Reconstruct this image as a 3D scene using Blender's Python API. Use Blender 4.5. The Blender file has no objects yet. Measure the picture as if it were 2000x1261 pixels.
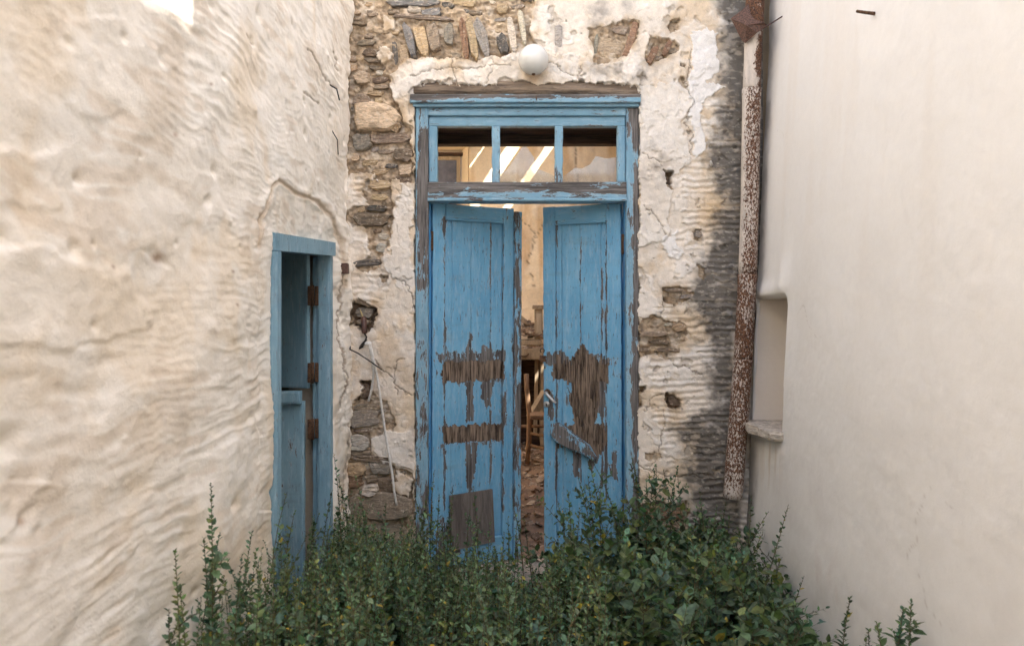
import bpy, math, random
import numpy as np
from mathutils import Matrix, Vector, Euler

random.seed(7)
RNG = np.random.default_rng(7)
S = bpy.context.scene
C = S.collection
R = math.radians

# ------------------------------------------------------------------ camera, sky, sun, exposure
CAM_Y, CAM_Z, FPX = -4.615, 1.75, 1500.0
cd = bpy.data.cameras.new('camera')
cam = bpy.data.objects.new('camera', cd); C.objects.link(cam)
cam.location = (0, CAM_Y, CAM_Z); cam.rotation_euler = (R(90), 0, 0)
cd.sensor_width = 36; cd.lens = 27.0; cd.clip_start = .05; cd.clip_end = 500
cd.dof.use_dof = True; cd.dof.focus_distance = 4.6; cd.dof.aperture_fstop = 3.6
S.camera = cam

W = bpy.data.worlds.new('World'); S.world = W; W.use_nodes = True
wn, wl = W.node_tree.nodes, W.node_tree.links
bg = wn.get('Background') or wn.new('ShaderNodeBackground')
sky = wn.new('ShaderNodeTexSky'); sky.sky_type = 'NISHITA'; sky.sun_disc = False
sky.sun_elevation = R(47.6); sky.sun_rotation = R(131); sky.air_density = 1.0; sky.dust_density = 3.0; sky.ozone_density = 1.0
wl.new(sky.outputs[0], bg.inputs[0]); bg.inputs[1].default_value = .12

sd = bpy.data.lights.new('sun', 'SUN'); sd.energy = 4.5; sd.angle = R(.53); sd.color = (1, .96, .90)
sun = bpy.data.objects.new('sun', sd); C.objects.link(sun)
sun.rotation_euler = Vector((-.69, .6, -1)).to_track_quat('-Z', 'Y').to_euler()
sun.location = (4, -4, 9)

S.view_settings.view_transform = 'Standard'; S.view_settings.look = 'None'
S.view_settings.gamma = 1; S.view_settings.use_curve_mapping = False
S.view_settings.exposure = 2.31
S.cycles.max_bounces = 10; S.cycles.diffuse_bounces = 6; S.cycles.glossy_bounces = 3
S.cycles.transparent_max_bounces = 12
try:
    S.cycles.use_denoising = True
    S.cycles.use_adaptive_sampling = True; S.cycles.adaptive_threshold = .02
except Exception:
    pass

# ------------------------------------------------------------------ numeric helpers
def P3(u, v, Y=0.0):
    """the place that the photograph shows at pixel u, v, at distance Y behind the facade"""
    d = Y - CAM_Y
    return ((u - 1000) / FPX * d, Y, CAM_Z + (630.5 - v) / FPX * d)

def proj(X, Y, Z):
    d = np.maximum(Y - CAM_Y, .15)
    return 1000 + X / d * FPX, 630.5 - (Z - CAM_Z) / d * FPX

def _h(ix, iy, s):
    n = (ix.astype(np.int64) * 374761393 + iy.astype(np.int64) * 668265263 + s * 1442695041) & 0xffffffff
    n = ((n ^ (n >> 13)) * 1274126177) & 0xffffffff
    n = (n ^ (n >> 16)) & 0xffff
    return n.astype(np.float64) / 32767.5 - 1

def vn(x, y, s=0):
    ix, iy = np.floor(x), np.floor(y)
    fx, fy = x - ix, y - iy
    fx = fx * fx * fx * (fx * (fx * 6 - 15) + 10); fy = fy * fy * fy * (fy * (fy * 6 - 15) + 10)
    a, b = _h(ix, iy, s), _h(ix + 1, iy, s)
    c, d = _h(ix, iy + 1, s), _h(ix + 1, iy + 1, s)
    return (a * (1 - fx) + b * fx) * (1 - fy) + (c * (1 - fx) + d * fx) * fy

def fbm(x, y, s=0, o=4, g=.5):
    t, a, n = 0, 1, 0
    c, sn = .8, .6
    for k in range(o):
        t = t + a * vn(x, y, s + 17 * k); n += a; a *= g
        x, y = (c * x - sn * y) * 2.03, (sn * x + c * y) * 2.03
    return t / n * 1.5

def inpoly(u, v, pts):
    r = np.zeros(u.shape, bool); n = len(pts)
    for i in range(n):
        x0, y0 = pts[i]; x1, y1 = pts[(i + 1) % n]
        if y0 == y1: continue
        cnd = ((y0 > v) != (y1 > v)) & (u < (x1 - x0) * (v - y0) / (y1 - y0) + x0)
        r ^= cnd
    return r

def dist_line(u, v, pts):
    d = np.full(u.shape, 1e9)
    for (x0, y0), (x1, y1) in zip(pts[:-1], pts[1:]):
        L = (x1 - x0) ** 2 + (y1 - y0) ** 2
        t = np.clip(((u - x0) * (x1 - x0) + (v - y0) * (y1 - y0)) / L, 0, 1)
        d = np.minimum(d, np.hypot(u - x0 - t * (x1 - x0), v - y0 - t * (y1 - y0)))
    return d

def sst(a, b, x):
    t = np.clip((x - a) / (b - a), 0, 1); return t * t * (3 - 2 * t)

def mixc(c, new, m):
    m = np.asarray(m, float)[..., None]
    return c * (1 - m) + np.asarray(new, float) * m

# ------------------------------------------------------------------ object helpers
def mesh_from(name, V, F, mat=None, smooth=True, col=None, attr=None):
    me = bpy.data.meshes.new(name)
    if isinstance(F, np.ndarray):
        V = np.asarray(V, np.float32); k = F.shape[1]
        me.vertices.add(len(V)); me.vertices.foreach_set('co', V.ravel())
        me.loops.add(F.size); me.loops.foreach_set('vertex_index', F.ravel().astype(np.int32))
        me.polygons.add(len(F)); me.polygons.foreach_set('loop_start', np.arange(0, F.size, k, dtype=np.int32))
        me.update(calc_edges=True)
    else:
        me.from_pydata([tuple(map(float, p)) for p in V], [], [tuple(map(int, f)) for f in F]); me.update()
    me.polygons.foreach_set('use_smooth', np.full(len(me.polygons), smooth))
    if col is not None:
        a = me.color_attributes.new('col', 'FLOAT_COLOR', 'POINT')
        c4 = np.ones((len(me.vertices), 4), np.float32); c4[:, :3] = np.asarray(col).reshape(-1, 3) if np.ndim(col) > 1 else col
        a.data.foreach_set('color', c4.ravel())
    if attr is not None:
        for k_, val in attr.items():
            a = me.attributes.new(k_, 'FLOAT', 'POINT'); a.data.foreach_set('value', np.asarray(val, np.float32).ravel())
    if mat: me.materials.append(mat)
    return me

def link(name, me, parent=None, M=None):
    o = bpy.data.objects.new(name, me); C.objects.link(o)
    if parent: o.parent = parent
    if M is not None: o.matrix_local = M
    return o

def tag(o, label=None, cat=None, group=None, kind=None):
    if label: o['label'] = label
    if cat: o['category'] = cat
    if group: o['group'] = group
    if kind: o['kind'] = kind
    return o

def thing(name, label, cat, loc=(0, 0, 0), rot=(0, 0, 0), group=None):
    o = bpy.data.objects.new(name, None); C.objects.link(o)
    o.empty_display_size = .1
    o.location = loc; o.rotation_euler = rot
    return tag(o, label, cat, group)

def box_vf(b, jit=0.0, bev=.004):
    """bevelled box; b = x0,x1,y0,y1,z0,z1"""
    x0, x1, y0, y1, z0, z1 = b
    V, F = [], []
    e = min(bev, (x1 - x0) * .3, (y1 - y0) * .3, (z1 - z0) * .3)
    idx = {}
    def vid(p):
        if p not in idx: idx[p] = len(V); V.append(p)
        return idx[p]
    X, Y, Z = (x0, x1), (y0, y1), (z0, z1)
    def pt(i, j, k, a):
        q = [X[i], Y[j], Z[k]]; s = [(1, -1)[i], (1, -1)[j], (1, -1)[k]]
        for t in range(3):
            if t != a: q[t] += s[t] * e
        return tuple(q)
    c = {(i, j, k, a): vid(pt(i, j, k, a) + (a,)) for i in (0, 1) for j in (0, 1) for k in (0, 1) for a in range(3)}
    Vp = [p[:3] for p in V]
    F.append([c[0,0,0,0], c[0,0,1,0], c[0,1,1,0], c[0,1,0,0]]); F.append([c[1,0,0,0], c[1,1,0,0], c[1,1,1,0], c[1,0,1,0]])
    F.append([c[0,0,0,1], c[1,0,0,1], c[1,0,1,1], c[0,0,1,1]]); F.append([c[0,1,0,1], c[0,1,1,1], c[1,1,1,1], c[1,1,0,1]])
    F.append([c[0,0,0,2], c[0,1,0,2], c[1,1,0,2], c[1,0,0,2]]); F.append([c[0,0,1,2], c[1,0,1,2], c[1,1,1,2], c[0,1,1,2]])
    for k in (0, 1):
        for j in (0, 1): F.append([c[0,j,k,1], c[1,j,k,1], c[1,j,k,2], c[0,j,k,2]])
        for i in (0, 1): F.append([c[i,0,k,0], c[i,1,k,0], c[i,1,k,2], c[i,0,k,2]])
    for i in (0, 1):
        for j in (0, 1): F.append([c[i,j,0,0], c[i,j,1,0], c[i,j,1,1], c[i,j,0,1]])
    for i in (0, 1):
        for j in (0, 1):
            for k in (0, 1): F.append([c[i,j,k,0], c[i,j,k,1], c[i,j,k,2]])
    if jit: Vp = [tuple(q + random.uniform(-jit, jit) for q in p) for p in Vp]
    return Vp, F

def join_vf(L):
    V, F = [], []
    for v, f in L:
        n = len(V); V += list(v); F += [[i + n for i in q] for q in f]
    return V, F

def fix_normals(me):
    import bmesh
    bm = bmesh.new(); bm.from_mesh(me); bmesh.ops.recalc_face_normals(bm, faces=bm.faces); bm.to_mesh(me); bm.free()

def box(name, b, mat, parent=None, jit=0.0, bev=.004, attr=None, col=None):
    V, F = box_vf(b, jit, bev)
    at = None if attr is None else {'bare': np.full(len(V), attr)}
    me = mesh_from(name, V, F, mat, False, col, at); fix_normals(me)
    return link(name, me, parent)

def tube_vf(pts, rad, n=8, cap=True):
    pts = [Vector(p) for p in pts]
    if not hasattr(rad, '__len__'): rad = [rad] * len(pts)
    V, F = [], []
    up = Vector((.3, .9, .1))
    for i, p in enumerate(pts):
        t = (pts[min(i + 1, len(pts) - 1)] - pts[max(i - 1, 0)]).normalized()
        a = t.cross(up)
        if a.length < 1e-3: a = t.cross(Vector((1, 0, 0)))
        a.normalize(); b = t.cross(a)
        for k in range(n):
            w = 2 * math.pi * k / n
            V.append(tuple(p + (a * math.cos(w) + b * math.sin(w)) * rad[i]))
    for i in range(len(pts) - 1):
        for k in range(n):
            F.append([i*n+k, i*n+(k+1) % n, (i+1)*n+(k+1) % n, (i+1)*n+k])
    if cap:
        F.append(list(range(n))[::-1]); F.append([(len(pts)-1)*n+k for k in range(n)])
    return V, F

def tube(name, pts, rad, mat, parent=None, n=8, attr=None, smooth=True):
    V, F = tube_vf(pts, rad, n)
    me = mesh_from(name, V, F, mat, smooth, None, None if attr is None else {'bare': np.full(len(V), attr)}); fix_normals(me)
    return link(name, me, parent)

def grid_faces(nv, nu, ok=None):
    i = np.arange(nv * nu).reshape(nv, nu)
    q = np.stack([i[:-1, :-1], i[1:, :-1], i[1:, 1:], i[:-1, 1:]], -1)
    if ok is not None: q = q[ok]
    return q.reshape(-1, 4)

def skirt(V, F, off, col=None):
    """turn the open rim of a relief sheet back by the vector off, so that it has thickness"""
    e = np.concatenate([F[:, [0, 1]], F[:, [1, 2]], F[:, [2, 3]], F[:, [3, 0]]])
    k = np.sort(e, 1); key = k[:, 0].astype(np.int64) * len(V) + k[:, 1]
    uq, ix, cn = np.unique(key, return_index=True, return_counts=True)
    b = e[ix[cn == 1]]
    vs = np.unique(b); mp = np.full(len(V), -1); mp[vs] = np.arange(len(vs)) + len(V)
    V2 = np.concatenate([V, V[vs] + np.asarray(off)])
    F2 = np.concatenate([F, np.stack([b[:, 1], b[:, 0], mp[b[:, 0]], mp[b[:, 1]]], 1)])
    c2 = None if col is None else np.concatenate([col, col[vs]])
    return V2, F2, c2

def compact(V, F, col=None):
    used = np.unique(F); mp = np.full(len(V), -1); mp[used] = np.arange(len(used))
    return V[used], mp[F], None if col is None else col[used]

# ------------------------------------------------------------------ materials
class MB:
    def __init__(s, name):
        s.m = bpy.data.materials.new(name); s.m.use_nodes = True
        s.n, s.l = s.m.node_tree.nodes, s.m.node_tree.links
        s.b = s.n.get('Principled BSDF')
        s.tc = s.n.new('ShaderNodeTexCoord')
    def set(s, **k):
        for a, v in k.items():
            s.b.inputs[a.replace('_', ' ')].default_value = v
    def con(s, a, b):
        s.l.new(a, b)
    def inp(s, sock, x):
        if hasattr(x, 'is_output'): s.l.new(x, sock)
        elif isinstance(x, (tuple, list)) and len(x) == 3 and sock.type == 'RGBA': sock.default_value = (*x, 1)
        else: sock.default_value = x
    def noise(s, scale=(1, 1, 1), detail=4, rough=.55, dist=0.0, out=0):
        mp = s.n.new('ShaderNodeMapping'); mp.inputs['Scale'].default_value = scale if hasattr(scale, '__len__') else (scale,) * 3
        s.l.new(s.tc.outputs['Object'], mp.inputs[0])
        t = s.n.new('ShaderNodeTexNoise'); t.inputs['Scale'].default_value = 1; t.inputs['Detail'].default_value = detail
        t.inputs['Roughness'].default_value = rough; t.inputs['Distortion'].default_value = dist
        s.l.new(mp.outputs[0], t.inputs['Vector']); return t.outputs[out]
    def math(s, op, a, b=0.0, clamp=False):
        t = s.n.new('ShaderNodeMath'); t.operation = op; t.use_clamp = clamp
        s.inp(t.inputs[0], a); s.inp(t.inputs[1], b); return t.outputs[0]
    def ramp(s, x, a, b, lo=0.0, hi=1.0):
        t = s.n.new('ShaderNodeMapRange'); t.interpolation_type = 'SMOOTHSTEP'
        s.inp(t.inputs[0], x)
        for i, v in zip((1, 2, 3, 4), (a, b, lo, hi)): t.inputs[i].default_value = v
        return t.outputs[0]
    def mix(s, f, a, b, mode='MIX'):
        t = s.n.new('ShaderNodeMix'); t.data_type = 'RGBA'; t.blend_type = mode; t.clamp_factor = True
        s.inp(t.inputs[0], f); s.inp(t.inputs[6], a); s.inp(t.inputs[7], b); return t.outputs[2]
    def attr(s, name, fac=False):
        t = s.n.new('ShaderNodeAttribute'); t.attribute_name = name; return t.outputs['Fac' if fac else 'Color']
    def bump(s, h, strength=.4, dist=.004):
        t = s.n.new('ShaderNodeBump'); t.inputs['Strength'].default_value = strength; t.inputs['Distance'].default_value = dist
        s.inp(t.inputs['Height'], h); s.l.new(t.outputs[0], s.b.inputs['Normal']); return t
    def color(s, x): s.inp(s.b.inputs['Base Color'], x)

def relief_mat(name, rough=.93, amt=.22, grain=160, bump=.35, spec=.15):
    m = MB(name); m.set(Roughness=rough); m.b.inputs['Specular IOR Level'].default_value = spec
    f = m.noise(grain, 5, .7); c = m.noise(28, 5, .65)
    k = m.math('ADD', m.math('MULTIPLY', f, amt * 2), m.math('MULTIPLY', c, amt * 1.6))
    k = m.math('ADD', k, 1 - amt * 1.8)
    m.color(m.mix(1.0, m.attr('col'), k, 'MULTIPLY'))
    m.bump(m.math('ADD', m.math('MULTIPLY', f, .6), c), bump, .006)
    return m.m

M_FAC = relief_mat('facade plaster and mortar', amt=.30, grain=210, bump=.6)
M_LW = relief_mat('old whitewash', amt=.10, grain=150, bump=.55)
M_RW = relief_mat('smooth render', amt=.06, grain=190, bump=.26)
M_INT = relief_mat('ochre room plaster', amt=.2, grain=60, bump=.3)
M_SOIL = relief_mat('dry soil', amt=.45, grain=70, bump=.8)

def stone_mat():
    m = MB('schist stone'); m.set(Roughness=.8)
    f = m.noise((30, 30, 110), 6, .7, .6); g = m.noise(18, 4, .6); oi = m.n.new('ShaderNodeObjectInfo')
    k = m.ramp(f, .3, .7, .55, 1.4)
    c = m.mix(1.0, m.attr('col'), k, 'MULTIPLY')
    c = m.mix(m.ramp(g, .52, .72, 0, .35), c, (.32, .21, .12))
    c = m.mix(m.ramp(m.noise(45, 5, .7), .53, .68, 0, .7), c, (.58, .50, .40))
    m.color(c); m.bump(m.math('ADD', f, g), .7, .006)
    return m.m
M_STONE = stone_mat()

def paint_mat(name, blue, blue2, thr=.66, wood=(.15, .138, .13), rough=.55, hz=False, flecks=.85):
    m = MB(name)
    if hz:
        nn = m.noise; m.noise = lambda sc, *a: nn((sc[2], sc[1], sc[0]), *a)
    bare = m.attr('bare', True)
    a = m.noise((26, 26, 6), 6, .68, .3); b = m.noise((62, 62, 12), 6, .72, .6)
    fine = m.noise((160, 160, 30), 3, .6)
    s = m.math('ADD', m.math('ADD', m.math('MULTIPLY', a, .5), m.math('MULTIPLY', b, .42)), m.math('MULTIPLY', fine, .08))
    s = m.math('ADD', s, m.math('MULTIPLY', bare, .45))
    msk = m.ramp(s, thr - .008, thr + .008)
    fl = m.ramp(m.noise((140, 140, 17), 4, .72, .2), .617, .65)
    msk = m.math('MAXIMUM', msk, m.math('MULTIPLY', fl, flecks))
    edge = m.ramp(s, thr - .05, thr - .005)
    pc = m.mix(m.ramp(m.noise((5, 5, 2), 4, .6), .3, .7), blue, blue2)
    pc = m.mix(m.math('MULTIPLY', m.ramp(m.noise((60, 60, 9), 5, .7), .46, .72), .45), pc, (.42, .55, .63))
    pc = m.mix(m.math('MULTIPLY', m.ramp(m.noise((3, 3, 14), 5, .7), .5, .8), .4), pc, (.17, .22, .25))
    pc = m.mix(m.math('MULTIPLY', edge, .35), pc, (.5, .62, .68))
    gr = m.noise((120, 120, 4), 6, .7, .2)
    wc = m.mix(m.ramp(gr, .35, .66), tuple(x * .42 for x in wood), tuple(x * 1.5 for x in wood))
    rot = m.mix(m.ramp(m.noise((55, 55, 5), 6, .72), .36, .62), (.034, .022, .015), (.27, .20, .145))
    wc = m.mix(m.ramp(bare, .7, .95), wc, rot)
    m.color(m.mix(msk, pc, wc))
    m.con(m.ramp(msk, 0, 1, rough, .9), m.b.inputs['Roughness'])
    m.b.inputs['Specular IOR Level'].default_value = .3
    h = m.math('SUBTRACT', m.math('MULTIPLY', gr, .45), m.math('MULTIPLY', msk, .6))
    m.bump(h, .8, .004)
    return m.m
BL, BL2 = (.125, .34, .525), (.185, .43, .61)
M_LEAF = paint_mat('peeling blue door paint', BL, BL2, .64)
M_FRAMEH = paint_mat('weathered blue rail paint', (.165, .325, .44), (.235, .42, .54), .655, hz=True)
M_LEAFH = paint_mat('peeling blue rail paint', BL, BL2, .655, hz=True)
M_FRAME = paint_mat('weathered blue frame paint', (.165, .325, .44), (.235, .42, .54), .645)
M_SMALL = paint_mat('dull blue small door paint', (.17, .31, .40), (.235, .385, .47), .66, flecks=.8)
M_REBATE = paint_mat('unfaded blue rebate paint', (.04, .22, .46), (.06, .27, .52), .82, flecks=0.0)

def wood_mat(name, lo, hi, scale=(70, 70, 4), axis=None):
    m = MB(name); m.set(Roughness=.9)
    g = m.noise(scale, 6, .7, .4); h = m.noise(tuple(s * .25 for s in scale), 3, .6)
    c = m.mix(m.ramp(g, .32, .68), lo, hi); c = m.mix(m.ramp(h, .45, .7, 0, .5), c, tuple(x * .5 for x in lo))
    m.color(c); m.bump(g, .8, .006); return m.m
M_LOG = wood_mat('silvered timber lintel', (.09, .065, .045), (.40, .31, .23), (4, 60, 60))
M_DARKW = wood_mat('dark rotten timber', (.025, .016, .012), (.12, .072, .05), (4, 60, 60))
M_PLY = wood_mat('weathered plywood', (.10, .083, .072), (.21, .18, .155), (60, 60, 5))
M_DESK = wood_mat('dusty pale furniture wood', (.22, .165, .105), (.40, .31, .205), (20, 20, 6))
M_CHAIR = wood_mat('brown chair wood', (.15, .085, .045), (.33, .205, .115), (60, 60, 8))
M_ROOF = wood_mat('roof boards', (.10, .07, .05), (.25, .18, .12), (40, 4, 40))

def simple(name, colr, rough=.6, metal=0.0, var=0.0, sc=40):
    m = MB(name); m.set(Roughness=rough, Metallic=metal)
    if var:
        m.color(m.mix(m.ramp(m.noise(sc, 5, .65), .35, .65), tuple(x * (1 - var) for x in colr), tuple(min(1, x * (1 + var)) for x in colr)))
    else: m.color((*colr, 1))
    return m.m
M_BLACK = simple('black wire', (.02, .018, .016), .6)
M_CORD = simple('white cord', (.62, .60, .56), .7, 0, .15)
M_BAKE = simple('brown insulator', (.075, .032, .022), .45, 0, .3)
M_IRON = simple('bare aluminium', (.55, .54, .52), .35, .9, .2)
M_IRON.node_tree.nodes['Principled BSDF'].inputs['Metallic'].default_value = .6

def rust_mat(name, paint, thr, rlo=(.028, .012, .007), rhi=(.15, .06, .025), sc=55):
    m = MB(name); m.set(Roughness=.85)
    a = m.noise((sc, sc, sc * .55), 6, .72); b = m.noise((9, 9, 4), 3, .6); d = m.attr('bare', True)
    s = m.math('ADD', m.math('ADD', m.math('MULTIPLY', a, .78), m.math('MULTIPLY', b, .22)), m.math('MULTIPLY', d, .3))
    k = m.ramp(s, thr - .02, thr + .02)
    r = m.mix(m.ramp(m.noise(120, 4, .7), .35, .65), rlo, rhi)
    p = m.mix(m.ramp(m.noise((30, 30, 10), 5, .7), .4, .7), paint, tuple(x * .72 for x in paint))
    m.color(m.mix(k, p, r)); m.bump(m.math('SUBTRACT', a, m.math('MULTIPLY', k, .4)), .6, .004)
    return m.m
M_PIPE = rust_mat('flaking painted pipe', (.60, .53, .46), .487, rhi=(.19, .085, .04), sc=115)
M_TIN = rust_mat('rusted sheet iron', (.40, .33, .29), .40, (.05, .028, .022), (.16, .085, .06), 30)
M_HINGE = rust_mat('rusty hinge', (.17, .085, .04), .5, (.035, .018, .010), (.13, .065, .03), 60)

def globe_mat():
    m = MB('milk glass'); m.set(Roughness=.16); m.b.inputs['Specular IOR Level'].default_value = .5
    g = m.noise((14, 14, 5), 4, .6)
    m.color(m.mix(m.ramp(g, .5, .75, 0, .5), (.70, .69, .65), (.55, .52, .46)))
    m.b.inputs['Coat Weight'].default_value = .4; m.b.inputs['Coat Roughness'].default_value = .08
    return m.m
M_GLOBE = globe_mat()

def glass_mat():
    m = MB('dusty window glass')
    tr = m.n.new('ShaderNodeBsdfTransparent'); tr.inputs[0].default_value = (.93, .95, .95, 1)
    di = m.n.new('ShaderNodeBsdfDiffuse'); di.inputs[0].default_value = (.52, .46, .42, 1)
    gl = m.n.new('ShaderNodeBsdfGlossy'); gl.inputs['Roughness'].default_value = .04
    x = m.n.new('ShaderNodeMixShader'); y = m.n.new('ShaderNodeMixShader')
    m.l.new(m.ramp(m.noise(9, 5, .65), .3, .7, .10, .26), x.inputs[0]); m.l.new(tr.outputs[0], x.inputs[1]); m.l.new(di.outputs[0], x.inputs[2])
    fr = m.n.new('ShaderNodeFresnel'); m.l.new(fr.outputs[0], y.inputs[0]); m.l.new(x.outputs[0], y.inputs[1]); m.l.new(gl.outputs[0], y.inputs[2])
    m.l.new(y.outputs[0], m.n['Material Output'].inputs[0])
    return m.m
M_GLASS = glass_mat()
M_PANE = simple('sky reflection tinted pane', (.13, .13, .155), .25, 0, .35, 4)  # grey-blue of the reflected sky is put into the pane's base colour

def leaf_mat():
    m = MB('weed leaf'); m.set(Roughness=.5); m.b.inputs['Specular IOR Level'].default_value = .35
    c = m.mix(1.0, m.attr('col'), m.ramp(m.noise(60, 4, .6), .3, .7, .7, 1.3), 'MULTIPLY')
    m.color(c)
    t = m.n.new('ShaderNodeBsdfTranslucent'); m.l.new(m.mix(1.0, c, (1.2, 1.5, .5), 'MULTIPLY'), t.inputs[0])
    x = m.n.new('ShaderNodeMixShader'); x.inputs[0].default_value = .22
    m.l.new(m.b.outputs[0], x.inputs[1]); m.l.new(t.outputs[0], x.inputs[2]); m.l.new(x.outputs[0], m.n['Material Output'].inputs[0])
    return m.m
M_LEAFG = leaf_mat()
M_STEM = simple('reddish weed stem', (.10, .075, .035), .7, 0, .35, 20)

# ------------------------------------------------------------------ ground
def rough_sheet(name, x0, x1, y0, y1, n, zfun, col, mat):
    xs = np.linspace(x0, x1, n[0]); ys = np.linspace(y0, y1, n[1]); X, Y = np.meshgrid(xs, ys)
    V = np.stack([X, Y, zfun(X, Y)], -1).reshape(-1, 3)
    c = np.tile(col, (len(V), 1)) * (1 + .25 * fbm(X * 3, Y * 3, 5))[..., None].reshape(-1, 1)
    return tag(link(name, mesh_from(name, V, grid_faces(n[1], n[0])[:, ::-1], mat, True, c)), kind='structure')
g_ = rough_sheet('ground', -60, 60, -60, 60, (60, 60), lambda x, y: np.full(x.shape, -.03), (.16, .12, .085), M_SOIL)
rough_sheet('alley_soil', -1.05, 1.6, -6.5, .02, (90, 200), lambda x, y: .012 + .03 * fbm(x * 3, y * 3, 3) ** 2 + .008 * fbm(x * 14, y * 14, 4), (.15, .115, .08), M_SOIL)

# ------------------------------------------------------------------ the facade
fac = thing('stone_facade', 'crumbling plastered rubble stone wall around the tall blue double door', 'wall', (0, 0, 0))
us = np.arange(672, 1493, 1.55)
vs = np.concatenate([np.arange(-330, -24, 9.0), np.arange(-24, 1150, 1.55), np.arange(1150, 1200, 6.0)])
U, V_ = np.meshgrid(us, vs)
nz = lambda k, s, o=4, kv=None: fbm(U / k, V_ / (kv or k), s, o)
wu = U + 9 * nz(34, 1) + 3.5 * nz(9, 2); wv = V_ + 7 * nz(30, 3) + 3.0 * nz(8, 4)
pm = lambda pts: inpoly(wu, wv, pts)

exposed = np.zeros(U.shape, bool)
for pts in [
    [(600, -60), (1035, -60), (1048, 20), (1030, 60), (1062, 100), (1010, 98), (985, 112), (900, 122), (835, 116), (790, 128), (764, 150), (757, 178), (775, 196), (790, 240), (806, 262), (808, 352), (785, 362), (770, 352), (742, 372), (728, 340), (690, 336), (600, 340)],
    [(1150, 60), (1190, 50), (1240, 40), (1245, 70), (1222, 110), (1195, 120), (1160, 128)],
    [(1262, 72), (1285, 78), (1322, 84), (1330, 105), (1300, 112), (1278, 122), (1262, 132)],
    [(1300, 42), (1330, 40), (1330, 66), (1305, 70)],
    [(715, 352), (760, 356), (768, 400), (770, 420), (762, 470), (752, 512), (735, 530), (700, 520), (690, 516), (716, 495), (722, 470), (716, 440), (690, 445), (672, 420), (690, 402), (720, 398), (712, 376)],
    [(744, 543), (760, 540), (758, 552), (746, 552)],
    [(686, 600), (700, 586), (722, 592), (733, 610), (728, 640), (706, 646), (690, 640)],
    [(698, 745), (714, 740), (722, 760), (740, 780), (756, 790), (768, 812), (770, 838), (742, 850), (724, 855), (720, 872), (738, 900), (760, 905), (780, 912), (812, 925), (812, 1010), (812, 1210), (660, 1210), (660, 880), (682, 860), (680, 800), (700, 780)],
    [(1248, 632), (1275, 612), (1300, 628), (1325, 632), (1340, 650), (1330, 690), (1300, 700), (1278, 688), (1246, 700)],
    [(1290, 560), (1330, 562), (1352, 572), (1340, 590), (1310, 600), (1292, 580)],
    [(1290, 336), (1306, 338), (1312, 372), (1300, 372)],
    [(1299, 766), (1318, 768), (1336, 780), (1333, 794), (1312, 796), (1302, 784)],
    [(1243, 752), (1252, 758), (1254, 792), (1243, 800)],
    [(1352, 454), (1368, 450), (1366, 468), (1354, 466)],
    [(1360, 520), (1374, 528), (1370, 548), (1356, 545)],
    [(1262, 880), (1292, 884), (1290, 896), (1264, 892)],
    [(1250, 985), (1340, 975), (1350, 1210), (1240, 1210)],
    [(1324, 124), (1336, 128), (1338, 138), (1324, 134)],
    [(1330, 155), (1340, 158), (1342, 175), (1332, 172)],
    [(1395, 915), (1412, 912), (1414, 924), (1398, 924)],
]: exposed |= pm(pts)
for pts in [[(788, 925), (806, 930), (808, 952), (800, 972), (772, 958), (770, 912)],
            [(758, 30), (775, 45), (770, 60), (745, 55)], [(735, 90), (752, 88), (764, 115), (752, 128), (736, 112)]]:
    exposed &= ~pm(pts)
# random flakes along the rim of what has fallen
deep = (pm([(690, 590), (733, 605), (728, 642), (690, 640)]) | pm([(700, 742), (720, 745), (724, 788), (700, 784)]) |
        pm([(1300, 766), (1336, 780), (1333, 794), (1308, 796)]) | pm([(1290, 336), (1306, 338), (1312, 360), (1300, 362)]) |
        pm([(1243, 752), (1252, 758), (1254, 792), (1243, 800)]))
thick = (pm([(764, 150), (800, 128), (900, 124), (1000, 110), (1110, 116), (1160, 128), (1246, 130), (1250, 176), (1200, 170), (1120, 178), (1080, 168), (1040, 172), (990, 158), (955, 172), (880, 164), (800, 168), (790, 182)]) |
         pm([(758, 168), (800, 165), (806, 250), (785, 232), (770, 200), (756, 195)]))
fresh = (pm([(1350, 65), (1400, 70), (1398, 140), (1378, 170), (1408, 178), (1380, 200), (1365, 230), (1376, 300), (1350, 312), (1345, 200)]) |
         pm([(1290, 462), (1316, 458), (1330, 492), (1318, 512), (1292, 490)]))
patch = pm([(1246, 170), (1300, 165), (1345, 168), (1350, 215), (1330, 240), (1345, 320), (1310, 345), (1300, 470), (1246, 480)]) | \
        pm([(786, 362), (800, 372), (806, 480), (806, 540), (770, 546), (756, 520), (766, 470), (772, 410)]) | \
        pm([(722, 838), (760, 836), (810, 842), (812, 915), (780, 905), (745, 895), (724, 870)])
groove = (pm([(688, 335), (716, 340), (722, 398), (688, 402)]) | pm([(688, 445), (716, 446), (720, 495), (688, 515)]) |
          pm([(686, 518), (762, 520), (764, 560), (740, 592), (686, 590)]) | ((U > 1330) & (V_ > 210) & ~fresh) | ((U > 1285 + 30 * nz(40, 134)) & (V_ > 600)) | ((U > 1318) & (V_ > 440)))
groove &= ~patch & ~fresh & (nz(60, 31) > -.55)
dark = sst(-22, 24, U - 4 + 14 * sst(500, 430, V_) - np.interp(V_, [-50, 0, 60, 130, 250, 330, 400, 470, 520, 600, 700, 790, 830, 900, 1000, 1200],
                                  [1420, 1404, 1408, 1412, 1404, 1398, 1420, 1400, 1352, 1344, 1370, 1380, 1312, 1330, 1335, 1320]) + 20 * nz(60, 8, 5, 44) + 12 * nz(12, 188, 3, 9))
dark *= 1 - .35 * sst(.3, .65, nz(26, 9, 4, 12)); dark *= 1 - .8 * sst(1425, 1445, U + 14 * nz(30, 12)) * (V_ > 640)
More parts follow.
